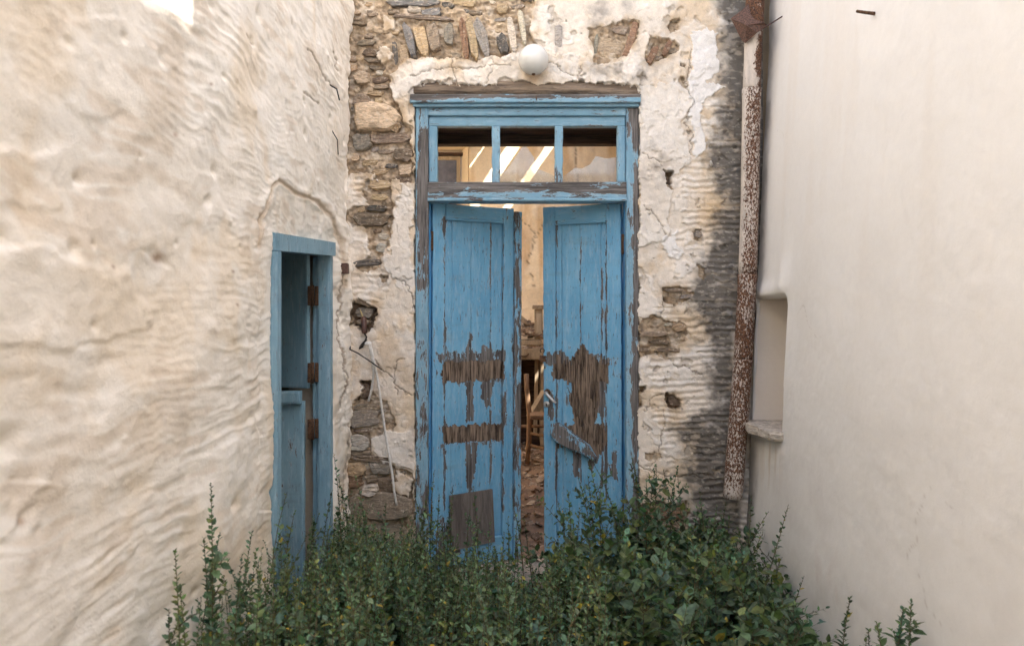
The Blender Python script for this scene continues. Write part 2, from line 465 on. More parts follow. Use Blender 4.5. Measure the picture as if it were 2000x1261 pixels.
grey = np.exp(-((U - 1215) / 75) ** 2 - ((V_ - 143) / 20) ** 2) + np.exp(-((U - 1170) / 22) ** 2 - ((V_ - 40) / 34) ** 2) + \
       .9 * np.exp(-((U - 1275) / 34) ** 2 - ((V_ - 320) / 46) ** 2) + np.exp(-((U - 1090) / 9) ** 2 - ((V_ - 85) / 24) ** 2) + \
       .6 * np.exp(-((U - 1222) / 12) ** 2 - ((V_ - 15) / 12) ** 2)
grey = np.clip(grey * (.55 + .9 * nz(24, 10) + .5 * nz(8, 11)), 0, 1)

rough = .010 * nz(70, 20, 4, 40) + .008 * nz(18, 21, 3, 12) + .006 * nz(6, 22, 3)
H = .004 + rough * 1.25
# whole plaster coat
pl = .026 + .009 * nz(95, 23) + .004 * nz(30, 24) + .0012 * nz(7, 25)
skim = nz(46, 26, 5) + .35 * nz(12, 27); sk = sst(.12, .16, skim)
pl += .004 * sk
ph = V_ + 9 * nz(170, 28, 2) + 3.5 * nz(30, 29)
gz = np.abs(((ph / 12.6) % 1) - .5) * 2
pl += np.where(groove, (.0075 * sst(.1, .9, gz) - .006) * (.25 + .95 * sst(-.45, .3, nz(70, 30, 4, 22))), 0)
pl += np.where(patch, .008, 0) + np.where(thick, .020 + .010 * nz(40, 33), 0) + np.where(fresh, .007, 0)
chips = (nz(22, 35, 4) > .78) & ~patch & ~fresh & (U > 1040)
crack = np.minimum.reduce([dist_line(wu, wv, p) for p in [
    [(1255, 400), (1285, 440), (1292, 460)], [(1250, 300), (1285, 330)], [(1345, 100), (1343, 170), (1352, 205), (1340, 240), (1345, 300)],
    [(1062, 120), (1090, 140), (1120, 152)], [(1130, 130), (1128, 168)], [(890, 126), (893, 165)], [(958, 125), (955, 168)], [(800, 150), (960, 134), (1000, 128)],
    [(772, 545), (800, 560), (808, 600)], [(735, 700), (780, 760), (806, 770)], [(790, 700), (770, 720), (775, 770)], [(1300, 560), (1260, 700)],
    [(1275, 690), (1340, 720), (1370, 735)], [(1290, 770), (1255, 800)], [(1296, 800), (1292, 890), (1265, 905)], [(1250, 905), (1300, 930), (1400, 925)]]])
pl -= .007 * (1 - sst(.6, 2.6, crack))
rid = np.abs(nz(64, 37, 4)); pl -= .004 * (1 - sst(0, .03, rid)) * (nz(90, 38) > .05)
H = np.where(exposed, H, pl); H = np.where(chips & ~exposed, H - .010, H)
H = np.where(deep, -.045 + rough, H)
H = np.where(U > 1462, np.minimum(H, -.02), H)

mort = np.array((.41, .32, .225)) * (1 + .45 * nz(7, 40, 4, None) + .25 * nz(50, 41))[..., None]
mort = mixc(mort, (.62, .54, .44), sst(.25, .6, nz(30, 42)) * .7); mort = mixc(mort, (.23, .16, .10), sst(.3, .75, nz(22, 43, 4, 9)) * .6)
pc = np.array((.75, .675, .58)) * (1 + .10 * nz(60, 45))[..., None]
pc = mixc(pc, (.82, .79, .745), sk * .42)
pc = mixc(pc, (.66, .505, .33), sst(.0, .7, nz(80, 46) + .25 * nz(14, 47)) * .7)
def blur(a, k):
    for ax in (0, 1):
        c_ = np.cumsum(np.pad(a, [(k + 1, k) if i == ax else (0, 0) for i in (0, 1)], mode='edge'), ax)
        a = (c_[2*k+1:] - c_[:-2*k-1]) / (2*k+1) if ax == 0 else (c_[:, 2*k+1:] - c_[:, :-2*k-1]) / (2*k+1)
    return a
near = blur(blur(exposed.astype(float), 7), 7)
pc = mixc(pc, (.50, .385, .26), np.clip(near * 2.4, 0, 1) * np.clip(.5 + .9 * nz(18, 190, 5), 0, 1))
pc = mixc(pc, (.60, .43, .24), np.exp(-((U - 1390) / 34) ** 2 - ((V_ - 415) / 60) ** 2) * .8)
pc = mixc(pc, (.60, .44, .26), np.exp(-((U - 1372) / 40) ** 2 - ((V_ - 260) / 90) ** 2) * sst(-.2, .4, nz(20, 48)) * .8)
pc = mixc(pc, (.55, .36, .19), np.exp(-((U - 1042) / 22) ** 2 - ((V_ - 158) / 16) ** 2) * .55)
pc = mixc(pc, (.78, .735, .67), patch * .7); pc = mixc(pc, (.82, .80, .77), fresh * .9)
pc = mixc(pc, (.46, .40, .33), (chips & ~exposed) * .55)
pc = mixc(pc, (.50, .42, .34), sst(.2, .7, nz(120, 49, 4)) * sst(500, 900, V_) * .5)
pc = mixc(pc, (.36, .32, .28), grey * .9)
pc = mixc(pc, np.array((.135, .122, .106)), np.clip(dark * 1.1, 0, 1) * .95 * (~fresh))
pc = mixc(pc, (.33, .295, .245), dark * groove * sst(.72, .98, gz) * sst(-.3, .4, nz(30, 189)) * .6)  # lighter ridge tops: a highlight painted into the stained colour
pc = mixc(pc, (.40, .36, .30), dark * sst(.42, .68, nz(10, 50, 4, 5)) * .7)
col = np.where(exposed[..., None], mort, pc)
col = np.where(deep[..., None], np.array((.20, .145, .10)) * (1 + .3 * nz(10, 51))[..., None], col)
col = mixc(col, (.16, .12, .085), (1 - sst(.3, 1.6, crack)) * (~exposed) * .7)
col = np.clip(col, .02, .9)
hole = (U > 811 + 3 * nz(20, 130)) & (U < 1247 + 4 * nz(20, 131)) & (V_ > 168 + 9 * nz(34, 132) + 3 * nz(9, 133) + 16 * sst(1215, 1250, U))
okf = ~(hole[:-1, :-1] | hole[1:, :-1] | hole[1:, 1:] | hole[:-1, 1:])
Xf, Zf = (U - 1000) / 325.03, CAM_Z + (630.5 - V_) / 325.03
Pf = np.stack([Xf, -H, Zf], -1).reshape(-1, 3)
Vf, Ff, cf = compact(Pf, grid_faces(*U.shape, okf), col.reshape(-1, 3))
Vf, Ff, cf = skirt(Vf, Ff, (0, .09, 0), cf)
link('plaster_coat', mesh_from('plaster_coat', Vf, Ff, M_FAC, True, cf), fac)
CI = (.45, .34, .22)
for b in [(-2.9, -.575, .05, .55, -.2, 4.6), (.755, 2.6, .05, .55, -.2, 4.6), (-.5749, .7549, .05, .55, 3.155, 4.6)]:
    box('wall_core', b, M_INT, fac, col=CI)

def Hat(u, v):
    i = int(np.clip(np.searchsorted(vs, v), 0, len(vs) - 1)); j = int(np.clip(np.searchsorted(us, u), 0, len(us) - 1)); return H[i, j]

PAL = {'b': (.17, .165, .16), 'g': (.27, .24, .20), 'o': (.43, .315, .19), 'r': (.27, .165, .10), 'w': (.52, .45, .37), 'n': (.25, .195, .14), 'k': (.12, .108, .095), 'd': (.17, .125, .088), 'l': (.36, .335, .30), 'p': (.47, .365, .245)}
def stone_mesh(w, h, prot, c, n=11, sq=4.5):
    V, F = [], []
    rr = [random.uniform(.80, 1.10) for _ in range(n)]
    ph0 = random.uniform(0, .6)
    def ring(s, y, jit):
        for k in range(n):
            a = 2 * math.pi * (k + ph0) / n
            ca, sa = math.cos(a), math.sin(a)
            m = (abs(ca) ** sq + abs(sa) ** sq) ** (-1 / sq)
            V.append((ca * m * w / 2 * rr[k] * s, y + random.uniform(-jit, jit), sa * m * h / 2 * rr[k] * s))
    tx, tz = random.uniform(-.3, .3) * prot, random.uniform(-.3, .3) * prot
    ring(1.0, .05, 0); ring(1.0, -prot * .55, prot * .25); ring(.90, -prot * .95, prot * .16); ring(.5, -prot * random.uniform(.85, 1.1), prot * .14)
    for r in range(3):
        for k in range(n): F.append([r*n+k, r*n+(k+1) % n, (r+1)*n+(k+1) % n, (r+1)*n+k])
    V.append((random.uniform(-.1, .1) * w, -prot * random.uniform(.85, 1.05), random.uniform(-.1, .1) * h))
    for k in range(n): F.append([3*n+k, 3*n+(k+1) % n, 4*n])
    V = [(x, y + (tx * x / w + tz * z / h) * (y < 0), z) for x, y, z in V]
    kk = random.uniform(.8, 1.2)
    me = mesh_from('stone', V, F, M_STONE, False, tuple(min(.8, x * kk * random.uniform(.97, 1.03)) for x in c)); fix_normals(me)
    return me
placed = []
def stone(u, v, w, h, ang, key, prot=.02, y=None):
    me = stone_mesh(w / 325, h / 325, prot, PAL[key])
    yy = -Hat(u, v) if y is None else y
    x, _, z = P3(u, v, 0)
    link('stone', me, fac, Matrix.Translation((x, yy, z)) @ Matrix.Rotation(R(ang), 4, 'Y') @ Matrix.Rotation(R(random.uniform(-7, 7)), 4, 'X'))
    placed.append((u, v, w, h))
for s in [
    (808, 7, 117, 17, 0, 'b'), (810, 22, 28, 14, 4, 'w'), (843, 28, 42, 16, -5, 'b'), (907, 6, 48, 17, 2, 'o'), (830, 38, 120, 10, 4, 'n'), (720, -16, 90, 20, 3, 'n'), (870, -18, 70, 18, 0, 'g'), (960, -14, 60, 22, 0, 'p'),
    (789, 104, 19, 54, -13, 'p', .02), (802, 85, 17, 76, -14, 'b', .035), (825, 84, 25, 72, -14, 'o', .04), (847, 77, 25, 66, -13, 'n', .03), (877, 70, 20, 47, 2, 'g', .024), (907, 78, 15, 90, -9, 'r', .045), (923, 78, 17, 86, -11, 'o', .04), (942, 77, 21, 76, -17, 'l', .035), (981, 88, 23, 43, -14, 'k', .022), (1000, 74, 15, 76, -9, 'w', .03), (1020, 58, 12, 72, -8, 'w', .025), (1090, 76, 15, 50, 0, 'l', .008), (982, 19, 22, 20, 0, 'o', .012), (772, 104, 10, 50, -4, 'k', .012),
    (1192, 96, 50, 42, 6, 'p', .012), (1163, 92, 9, 50, 8, 'g', .014), (1232, 78, 17, 78, 18, 'r', .016), (1274, 108, 13, 40, 27, 'r', .014), (1301, 97, 12, 35, 25, 'r', .016), (1316, 102, 27, 11, 8, 'n', .012), (1330, 131, 18, 13, -20, 'n', .014), (1210, 62, 34, 18, 10, 'n', .01),
    (726, 105, 32, 17, 3, 'd'), (730, 119, 34, 10, 2, 'n'), (717, 85, 38, 12, -6, 'n'), (741, 134, 42, 10, 3, 'n'), (708, 154, 30, 26, 0, 'p', .03), (733, 183, 34, 14, 4, 'o'), (708, 200, 38, 28, 10, 'n', .035), (736, 233, 94, 56, 4, 'p', .06), (773, 250, 24, 22, 20, 'o', .05), (698, 215, 22, 10, 0, 'g'), (720, 212, 40, 10, 0, 'd', .01),
    (707, 279, 40, 32, -8, 'g', .025), (763, 272, 84, 20, -4, 'n', .03), (787, 303, 40, 27, 5, 'n', .03), (792, 333, 28, 24, -4, 'p', .022), (788, 353, 32, 16, 3, 'd'), (695, 309, 16, 18, 0, 'p'), (742, 361, 46, 20, 2, 'o'), (742, 386, 33, 12, 0, 'o', .014), (737, 407, 38, 13, 4, 'k', .03), (728, 430, 76, 27, 3, 'd', .024), (746, 485, 20, 18, 10, 'l'), (722, 513, 68, 14, -3, 'k', .022), (752, 546, 14, 11, 0, 'd', -.005),
    (712, 609, 36, 22, 6, 'g', .03, .03), (708, 630, 26, 14, 0, 'n', .03, .03), (711, 764, 22, 30, 0, 'd', .02, .035), (718, 796, 50, 18, 2, 'n', .03), (713, 817, 66, 36, -3, 'g', .028), (704, 863, 42, 30, 2, 'l', .025), (704, 882, 52, 12, 2, 'n', .03), (724, 893, 84, 13, 2, 'd', .03), (694, 914, 42, 29, 4, 'o', .045), (744, 911, 48, 30, -6, 'g', .035), (727, 933, 26, 16, -15, 'n', .03), (692, 938, 36, 26, -6, 'r', .03), (725, 953, 33, 21, 3, 'w', .055), (762, 946, 50, 38, 8, 'd', .02), (757, 988, 104, 58, 2, 'n', .03), (790, 965, 30, 26, 0, 'd', .02), (700, 985, 40, 40, 0, 'n', .02), (700, 1040, 60, 44, 0, 'g', .02), (770, 1050, 60, 50, 0, 'n', .02),
    (1325, 640, 26, 15, -4, 'o', .016), (1275, 652, 56, 10, -3, 'n', .022), (1286, 667, 42, 10, 2, 'd', .018), (1257, 683, 22, 9, 0, 'n', .02), (1304, 683, 52, 9, 3, 'n', .022), (1314, 567, 38, 8, 2, 'n'), (1340, 579, 26, 8, -4, 'g'), (1319, 780, 30, 26, 0, 'd', .02, .03), (1300, 350, 12, 22, -14, 'd', .02, .03), (1362, 459, 14, 14, 0, 'g', .018), (1366, 537, 14, 22, 15, 'p', .016), (1249, 776, 9, 24, 0, 'o', .02, .025), (1300, 1000, 90, 26, 0, 'r', .02), (1290, 1035, 80, 30, 2, 'n', .02), (1317, 40, 14, 9, 0, 'n', .01), (1404, 918, 16, 10, 0, 'd', .02, .02), (1252, 385, 7, 20, 0, 'o', .02, -.01),
]: stone(*s)
rs = random.Random(11); n_ = 0
for _ in range(3000):
    if n_ >= 62: break
    u, v = rs.uniform(684, 1340), rs.uniform(0, 1010)
    w, h = rs.uniform(12, 34), rs.uniform(7, 13)
    i, j = int(np.searchsorted(vs, v)), int(np.searchsorted(us, u))
    if 800 < u < 1250 and v > 120: continue
    if not (exposed[i, j] and exposed[i, min(j + 8, len(us)-1)] and exposed[i, j - 8]): continue
    if any(abs(u - a) < (w + c) * .42 and abs(v - b) < (h + d) * .5 for a, b, c, d in placed): continue
    stone(u, v, w, h, rs.uniform(-8, 8), rs.choice('gnnodpwk'), rs.uniform(.006, .018)); n_ += 1

# timber lintel over the frame and its rotten soffit boards
def log_vf(u0, u1, v0, v1, y0, y1, nx=46, n=14, sd=3):
    x0, x1 = (u0 - 1000) / 325, (u1 - 1000) / 325
    zc, hz = P3(0, (v0 + v1) / 2)[2], (v1 - v0) / 650
    yc, hy = (y0 + y1) / 2, (y1 - y0) / 2
    A = np.linspace(0, 2 * np.pi, n, endpoint=False); T = np.linspace(0, 1, nx)
    TT, AA = np.meshgrid(T, A, indexing='ij')
    m = (np.abs(np.cos(AA)) ** 4 + np.abs(np.sin(AA)) ** 4) ** -.25
    k = 1 + .10 * fbm(TT * 9, AA * 1.3, sd) + .05 * fbm(TT * 30, AA * 3, sd + 1)
    V = np.stack([x0 + (x1 - x0) * TT, yc + hy * np.cos(AA) * m * k, zc + hz * np.sin(AA) * m * k + .006 * np.sin(TT * 5)], -1).reshape(-1, 3)
    F = [[i*n+j, i*n+(j+1) % n, (i+1)*n+(j+1) % n, (i+1)*n+j] for i in range(nx-1) for j in range(n)] + [list(range(n)), [(nx-1)*n+j for j in range(n)]]
    return V, F
def log(name, *a, mat=M_LOG, parent=None, **k):
    me = mesh_from(name, *log_vf(*a, **k), mat, True); fix_normals(me); return link(name, me, parent)
log('timber_lintel', 795, 1249, 158, 188.5, -.030, .12, parent=fac)
for k, (y0, y1, dz) in enumerate([(.125, .30, 0), (.305, .47, .012), (.475, .548, -.05)]):
    box('soffit_board', (-.57, .75, y0, y1, 2.985 + dz, 3.14), M_DARKW, fac, .004)

# ------------------------------------------------------------------ door frame
def board_vf(x0, x1, z0, z1, y0, y1, step=.006, bev=.003, warp=.0008, sd=0):
    nx = max(3, int((x1 - x0) / step) + 1); nzz = max(3, int((z1 - z0) / step) + 1)
    xs = np.linspace(x0, x1, nx); zs = np.linspace(z0, z1, nzz)
    X, Z = np.meshgrid(xs, zs)
    Y = y0 + warp * fbm(X * 30, Z * 6, sd) + warp * 1.2 * fbm(X * 4, Z * 3, sd + 2)
    X = X.copy(); Z = Z.copy()
    jl = .0016 * fbm(Z * 22, Z * 0 + sd, sd + 5, 3)
    Y[0, :] += bev; Y[-1, :] += bev; Y[:, 0] += bev; Y[:, -1] += bev
    X[:, 0] += jl[:, 0]; X[:, -1] += jl[:, -1]
    V = np.stack([X, Y, Z], -1).reshape(-1, 3)
    F = grid_faces(nzz, nx)[:, ::-1]
    n0 = len(V)
    V, F, _ = skirt(V, F, (0, 0, 0))
    V[n0:, 1] = y1
    return V, F
def board(name, x0, x1, z0, z1, y0, y1, mat, parent=None, bare=0.0, M=None, sd=0, step=.006, **k):
    V, F = board_vf(x0, x1, z0, z1, y0, y1, step=step, sd=sd, **k)
    if callable(bare):
        W4 = np.c_[V, np.ones(len(V))] @ np.array(M or Matrix.Identity(4)).T
        b = bare(*proj(W4[:, 0], W4[:, 1], W4[:, 2]))
    else: b = np.full(len(V), bare)
    me = mesh_from(name, V, F, mat, False, None, {'bare': b})
    return link(name, me, parent)
_sd = [10]
def fboard(name, u0, u1, v0, v1, y0, y1, bare=0.0, mat=M_FRAME, parent=None, **k):
    _sd[0] += 3
    a, b = P3(u0, v1), P3(u1, v0)
    if mat is M_FRAME and name in ('cornice', 'cornice_bead', 'head_rail', 'transom_rail', 'transom_bar', 'transom_bead'): mat = M_FRAMEH
    return board(name, a[0], b[0], a[2], b[2], y0, y1, mat, parent, bare, sd=_sd[0], **k)

def gauss(u, v, cu, cv, su, sv): return np.exp(-((u - cu) / su) ** 2 - ((v - cv) / sv) ** 2)
frame = thing('door_frame', 'weathered pale blue door frame with a three-light transom window under the timber lintel', 'door frame', (0, 0, 0))
fb = lambda *a, **k: fboard(*a, parent=frame, **k)
fb('cornice', 803, 1249, 189, 205, -.055, .09, lambda u, v: .20 + .2 * gauss(u, v, 830, 200, 40, 20) + .25 * sst(195, 189, v))
fb('cornice_bead', 808, 1247, 205.6, 211, -.035, .09, .16)
jl = lambda u, v: .17 + .40 * sst(240, 275, v) * (1 - sst(380, 640, v)) * sst(811, 822, u) + .13 * sst(640, 700, v) + .2 * gauss(u, v, 822, 555, 14, 14) + .12 * fbm(u / 20, v / 60, 4)
fb('jamb', 812, 836, 211.5, 1134, -.008, .13, jl)
jr = lambda u, v: .17 + .33 * sst(1232, 1240, u + 5 * fbm(u / 9, v / 40, 3)) + .2 * gauss(u, v, 1236, 230, 30, 40) + .12 * fbm(u / 20, v / 60, 5)
fb('jamb', 1223, 1247, 211.5, 1134, -.008, .13, jr)
fb('head_rail', 836.5, 1222.5, 211.5, 226, -.006, .13, lambda u, v: .07 + .25 * gauss(u, v, 850, 215, 22, 10) + .2 * gauss(u, v, 1020, 214, 40, 9) + .25 * gauss(u, v, 1200, 215, 40, 9))
fb('transom_rail', 837, 1222, 226.5, 245, .014, .07, lambda u, v: .02 + .2 * sst(240, 244, v))
fb('transom_stile', 837, 853.5, 245.5, 355, .012, .07, .1); fb('transom_stile', 1206.5, 1222, 245.5, 355, .012, .07, .12)
fb('mullion', 960.5, 976.5, 245.5, 357, .010, .06, lambda u, v: .10 + .2 * sst(300, 350, v)); fb('mullion', 1084, 1099.5, 245.5, 357, .010, .06, lambda u, v: .08 + .22 * sst(300, 350, v))
fb('transom_bar', 836, 1223.5, 356, 387, -.012, .12, lambda u, v: .50 - .30 * gauss(u, v, 985, 382, 50, 9) - .28 * gauss(u, v, 1042, 382, 16, 9) - .3 * gauss(u, v, 1095, 379, 12, 6) - .12 * sst(374, 380, v) - .2 * gauss(u, v, 1210, 386, 30, 5))
fb('transom_bead', 836, 1223.5, 387.6, 393.5, -.024, .10, lambda u, v: .18 + .25 * fbm(u / 30, v / 10, 6))
for u0, u1, uu in ((836.4, 841, 1), (1219.5, 1223, 1)):
    a, b = P3(u0, 1134, .06), P3(u1, 394, .06)
    board('rebate_strip', a[0], b[0], a[2], b[2], .055, .14, M_REBATE, frame, .0, step=.02)
# glass left in the lights: whole-looking top corners are gone, jagged lower pieces stay
def shard(pts, y):
    V = [P3(u, v, y) for u, v in pts] + [P3(u, v, y + .003) for u, v in pts]; n = len(pts)
    F = [list(range(n)), [n + k for k in range(n)][::-1]] + [[k, (k+1) % n, n + (k+1) % n, n + k] for k in range(n)]
    me = mesh_from('glass_pane', V, F, M_GLASS, False); fix_normals(me); link('glass_pane', me, frame)
shard([(1099, 356), (1099, 346), (1122, 328), (1136, 329), (1152, 322), (1164, 305), (1186, 310), (1207, 306), (1207, 356)], .04)
shard([(976, 356), (976, 340), (990, 332), (1012, 300), (1018, 288), (1028, 286), (1042, 306), (1050, 330), (1084, 344), (1084, 356)], .04)
tube('nail', [P3(1047, 186, -.05), P3(1048, 196, -.075)], .003, M_HINGE, frame, 6, .5)

# stone door step
st = thing('door_step', 'worn stone step under the double door, almost hidden by weeds', 'step', (0, 0, 0))
V, F = box_vf((-.60, .78, -.10, .56, -.02, .215), .012, .03)
me = mesh_from('step_slab', V, F, M_STONE, False, (.30, .25, .19)); fix_normals(me); link('step_slab', me, st)

# ------------------------------------------------------------------ the two door leaves
def lines(u, v, L, w=3.2, a=.30):
    b = 0
    for x, v0, v1 in L: b = np.maximum(b, a * np.exp(-((u - x) / w) ** 2) * sst(v0 - 8, v0 + 8, v) * (1 - sst(v1 - 8, v1 + 8, v)))
    return b
def polys(u, v, L, b):
    a = u + 3.5 * fbm(u / 9, v / 26, 3) + 1.6 * fbm(u / 3, v / 9, 9); c = v + 4.0 * fbm(u / 7, v / 40, 5) + 2 * fbm(u / 3, v / 6, 7)
    for val, pts in L:
        if val > .3:
            m0, m1 = sum(p[0] for p in pts) / len(pts), sum(p[1] for p in pts) / len(pts)
            b = np.where(inpoly(a, c, [(m0 + (x - m0) * 1.22, m1 + (y - m1) * 1.35) for x, y in pts]), np.maximum(b, .17 + .14 * fbm(u / 10, v / 24, 31)), b)
    for val, pts in L: b = np.where(inpoly(a, c, pts), np.maximum(b, val), b)
    return b
def bare_left(u, v):
    b = .02 + .06 * fbm(u / 26, v / 90, 21) + lines(u, v, [(920, 600, 960), (868, 420, 1000), (982, 420, 1000), (958, 430, 950)], 2.6, .33) + .06 * sst(600, 720, v)
    b = np.maximum(b, lines(u, v, [(990, 395, 440), (1000, 600, 900)], 4, .2))
    b = b + .16 * gauss(u, v, 940, 404, 60, 8) + .25 * gauss(u, v, 925, 428, 70, 3)
    return polys(u, v, [(.5, [(917, 650), (921, 640), (926, 704), (912, 704)]), (.5, [(912, 745), (926, 745), (927, 822), (910, 824)]), (.45, [(944, 668), (966, 692), (966, 704), (938, 704)]),
                        (.5, [(936, 742), (966, 742), (954, 800), (940, 772)]), (.5, [(908, 864), (934, 864), (922, 952), (912, 950)]), (.4, [(862, 868), (872, 868), (870, 890), (864, 888)]),
                        (.4, [(856, 690), (985, 684), (990, 704), (858, 706)]), (.45, [(982, 760), (990, 770), (988, 830), (980, 820)]), (.4, [(858, 1010), (900, 1000), (900, 1100), (850, 1100)]),
                        (1., [(864, 706), (985, 703), (985, 740), (864, 747)]), (1., [(866, 832), (981, 826), (981, 858), (866, 866)])], b)
def bare_right(u, v):
    b = .02 + .07 * fbm(u / 22, v / 90, 23) + lines(u, v, [(1134, 440, 950), (1087, 430, 1000), (1184, 430, 1000), (1176, 520, 950)], 2.6, .34) + .08 * sst(560, 720, v)
    b = b + .2 * gauss(u, v, 1130, 408, 60, 8) + .25 * gauss(u, v, 1140, 432, 60, 3) + .14 * gauss(u, v, 1176, 520, 8, 90)
    return polys(u, v, [(.45, [(1068, 690), (1100, 684), (1112, 700), (1160, 690), (1195, 700), (1195, 712), (1068, 714)]), (1., [(1080, 710), (1190, 708), (1188, 746), (1150, 744), (1080, 740)]),
                        (.95, [(1124, 690), (1136, 672), (1150, 690), (1168, 705), (1172, 790), (1160, 830), (1122, 835), (1114, 770)]), (.5, [(1166, 745), (1184, 745), (1178, 820), (1168, 800)]),
                        (1., [(1100, 832), (1184, 828), (1183, 872), (1162, 892), (1130, 868), (1104, 850)]), (.55, [(1120, 870), (1136, 872), (1130, 930), (1122, 932)]), (.55, [(1150, 880), (1170, 884), (1158, 920), (1150, 905)]),
                        (.45, [(1070, 760), (1082, 775), (1080, 826), (1068, 812)]), (.4, [(1062, 690), (1072, 700), (1070, 720), (1060, 720)]), (.4, [(1196, 880), (1206, 890), (1206, 940), (1192, 920)]), (0.0, [(1143, 752), (1156, 748), (1156, 760), (1144, 764)])], b)

ZB, HL = .232, 2.257
def leaf(name, label, hx, theta, sgn, W_, bare, segs, rail_u):
    o = thing(name, label, 'door', (hx, .085, ZB), (0, R(.25 * sgn), theta))
    bpy.context.view_layer.update(); Mw = o.matrix_world.copy()
    ct, s_ = math.cos(theta), math.sin(abs(theta))
    def lu(u, v=600):
        k = (u - 1000) / FPX
        return sgn * (k * 4.70 - hx) / (sgn * ct - k * s_)
    def lz(v, x): return CAM_Z + (630.5 - v) / FPX * (4.70 + abs(x) * s_) - ZB
    def b(nm, u0, u1, z0, z1, y0, y1, mat=M_LEAF, br=bare, **k):
        _sd[0] += 3
        x = sorted((lu(u0), lu(u1)))
        if 'rail' in nm: mat = M_LEAFH
        return board(nm, x[0], x[1], z0, z1, y0, y1, mat, o, br, Mw, _sd[0], **k)
    return o, b, lu, lz

LA, lb, llu, llz = leaf('door_leaf', 'left blue door leaf, ajar inwards, with a plywood patch nailed at its foot', -.4945, R(26.6), 1, .59, bare_left, 0, 0)
zt = HL
lb('stile', 843, 867.6, 0, zt, 0, .045); lb('stile', 981.5, 1001, 0, zt, 0, .045)
lb('top_rail', 868.3, 981, llz(428, .25), zt - .003, .001, .044); lb('bottom_rail', 868.3, 981, .0, .16, .001, .044)
lb('rail_bead', 868.6, 980.5, llz(432, .25), llz(428, .25) - .001, -.010, .013)
for a, c, y in ((868, 882.2, .016), (882.4, 920.0, .021), (920.3, 958.9, .019), (959.4, 981.3, .022)):
    lb('plank', a, c, .161, llz(428.6, .25), y, .036)
lb('meeting_strip', 1001.6, 1014, .0, zt - .02, -.022, .05, br=lambda u, v: .32 + .22 * fbm(u / 8, v / 60, 14))
# hollows where the old cross battens were torn off stay as bare wood; plywood patch
x0, x1 = llu(889), llu(972)
me = mesh_from('plywood_patch', *box_vf((x0, x1, -.012, .0005, llz(1070, .35), llz(968, .3)), .004, .002), M_PLY, False); fix_normals(me)
pp = link('plywood_patch', me, LA); pp.rotation_euler = (0, R(-3), 0); pp.location = (-.02, -.001, .012)
for z in (2.02, .35):
    box('hinge', (-.014, .004, -.008, .05, z - .06, z + .06), M_HINGE, LA, 0, .003, .6)
ring_pts = [(llu(1008) + .006, -.03 - .010 * math.sin(t), llz(697, .55) + .012 * math.cos(t)) for t in np.linspace(0, 6, 10)]
tube('ring', ring_pts, .0025, M_BLACK, LA, 6)

RA, rb, rlu, rlz = leaf('door_leaf', 'right blue door leaf, ajar inwards, rotten across the middle, with a lever handle', .682, R(-22.7), -1, .517, bare_right, 0, 0)
rb('stile', 1063, 1086.5, 0, zt, 0, .045); rb('stile', 1186.8, 1215, 0, zt, 0, .045)
rb('top_rail', 1087, 1186.3, rlz(432, .25), zt - .003, .001, .044); rb('bottom_rail', 1087, 1186.3, 0, .16, .001, .044)
rb('rail_bead', 1087.4, 1186, rlz(436, .25), rlz(432, .25) - .001, -.010, .013)
for a, c, y in ((1086.8, 1097.2, .016), (1097.4, 1133.6, .021), (1133.9, 1174.2, .019), (1174.4, 1186.6, .022)):
    rb('plank', a, c, .161, rlz(432.6, .25), y, .036)
for z in (2.0, .35): box('hinge', (-.004, .014, -.008, .05, z - .06, z + .06), M_HINGE, RA, 0, .003, .6)
# splinters of the rotten cross boards
spl = []
for k in range(46):
    u = random.uniform(1082, 1188); top = random.uniform(690, 712) if random.random() < .6 else random.uniform(826, 836)
    ln = random.uniform(22, 46) if not (1118 < u < 1168 and top < 720) else random.uniform(50, 115)
    x = rlu(u); w = random.uniform(.002, .006)
    V, F = box_vf((x - w, x + w, random.uniform(.004, .014), .025, rlz(top + ln, .25), rlz(top, .25)), .0012, .001)
    spl.append((V, F))
me = mesh_from('rotten_splinters', *join_vf(spl), M_LEAF, False, None, {'bare': np.ones(len(spl) * 24)}); fix_normals(me)
tag(link('rotten_splinters', me, RA), kind='stuff')
# the loose batten, broken off at one end and hanging askew
pts = [(1080, 829), (1092, 826), (1112, 838), (1138, 858), (1152, 866), (1166, 890), (1162, 897), (1140, 884), (1112, 876), (1086, 862), (1078, 848)]
L3 = [(rlu(u), rlz(v, .25)) for u, v in pts]; n = len(L3)
V = [(x, -.030, z) for x, z in L3] + [(x, .004, z) for x, z in L3]
cx, cz = sum(p[0] for p in L3) / n, sum(p[1] for p in L3) / n
V += [(cx + (x - cx) * .9, -.036, cz + (z - cz) * .8) for x, z in L3]
F = [[2*n+k for k in range(n)]] + [[k, (k+1) % n, 2*n+(k+1) % n, 2*n+k] for k in range(n)] + [[k, n+k, n+(k+1) % n, (k+1) % n] for k in range(n)] + [[n+k for k in range(n)]]
bb = [.33] * (2 * n) + [.44 if (i % 3) else .25 for i in range(n)]
me = mesh_from('loose_batten', V, F, M_LEAF, False, None, {'bare': np.array(bb)}); fix_normals(me); link('loose_batten', me, RA)
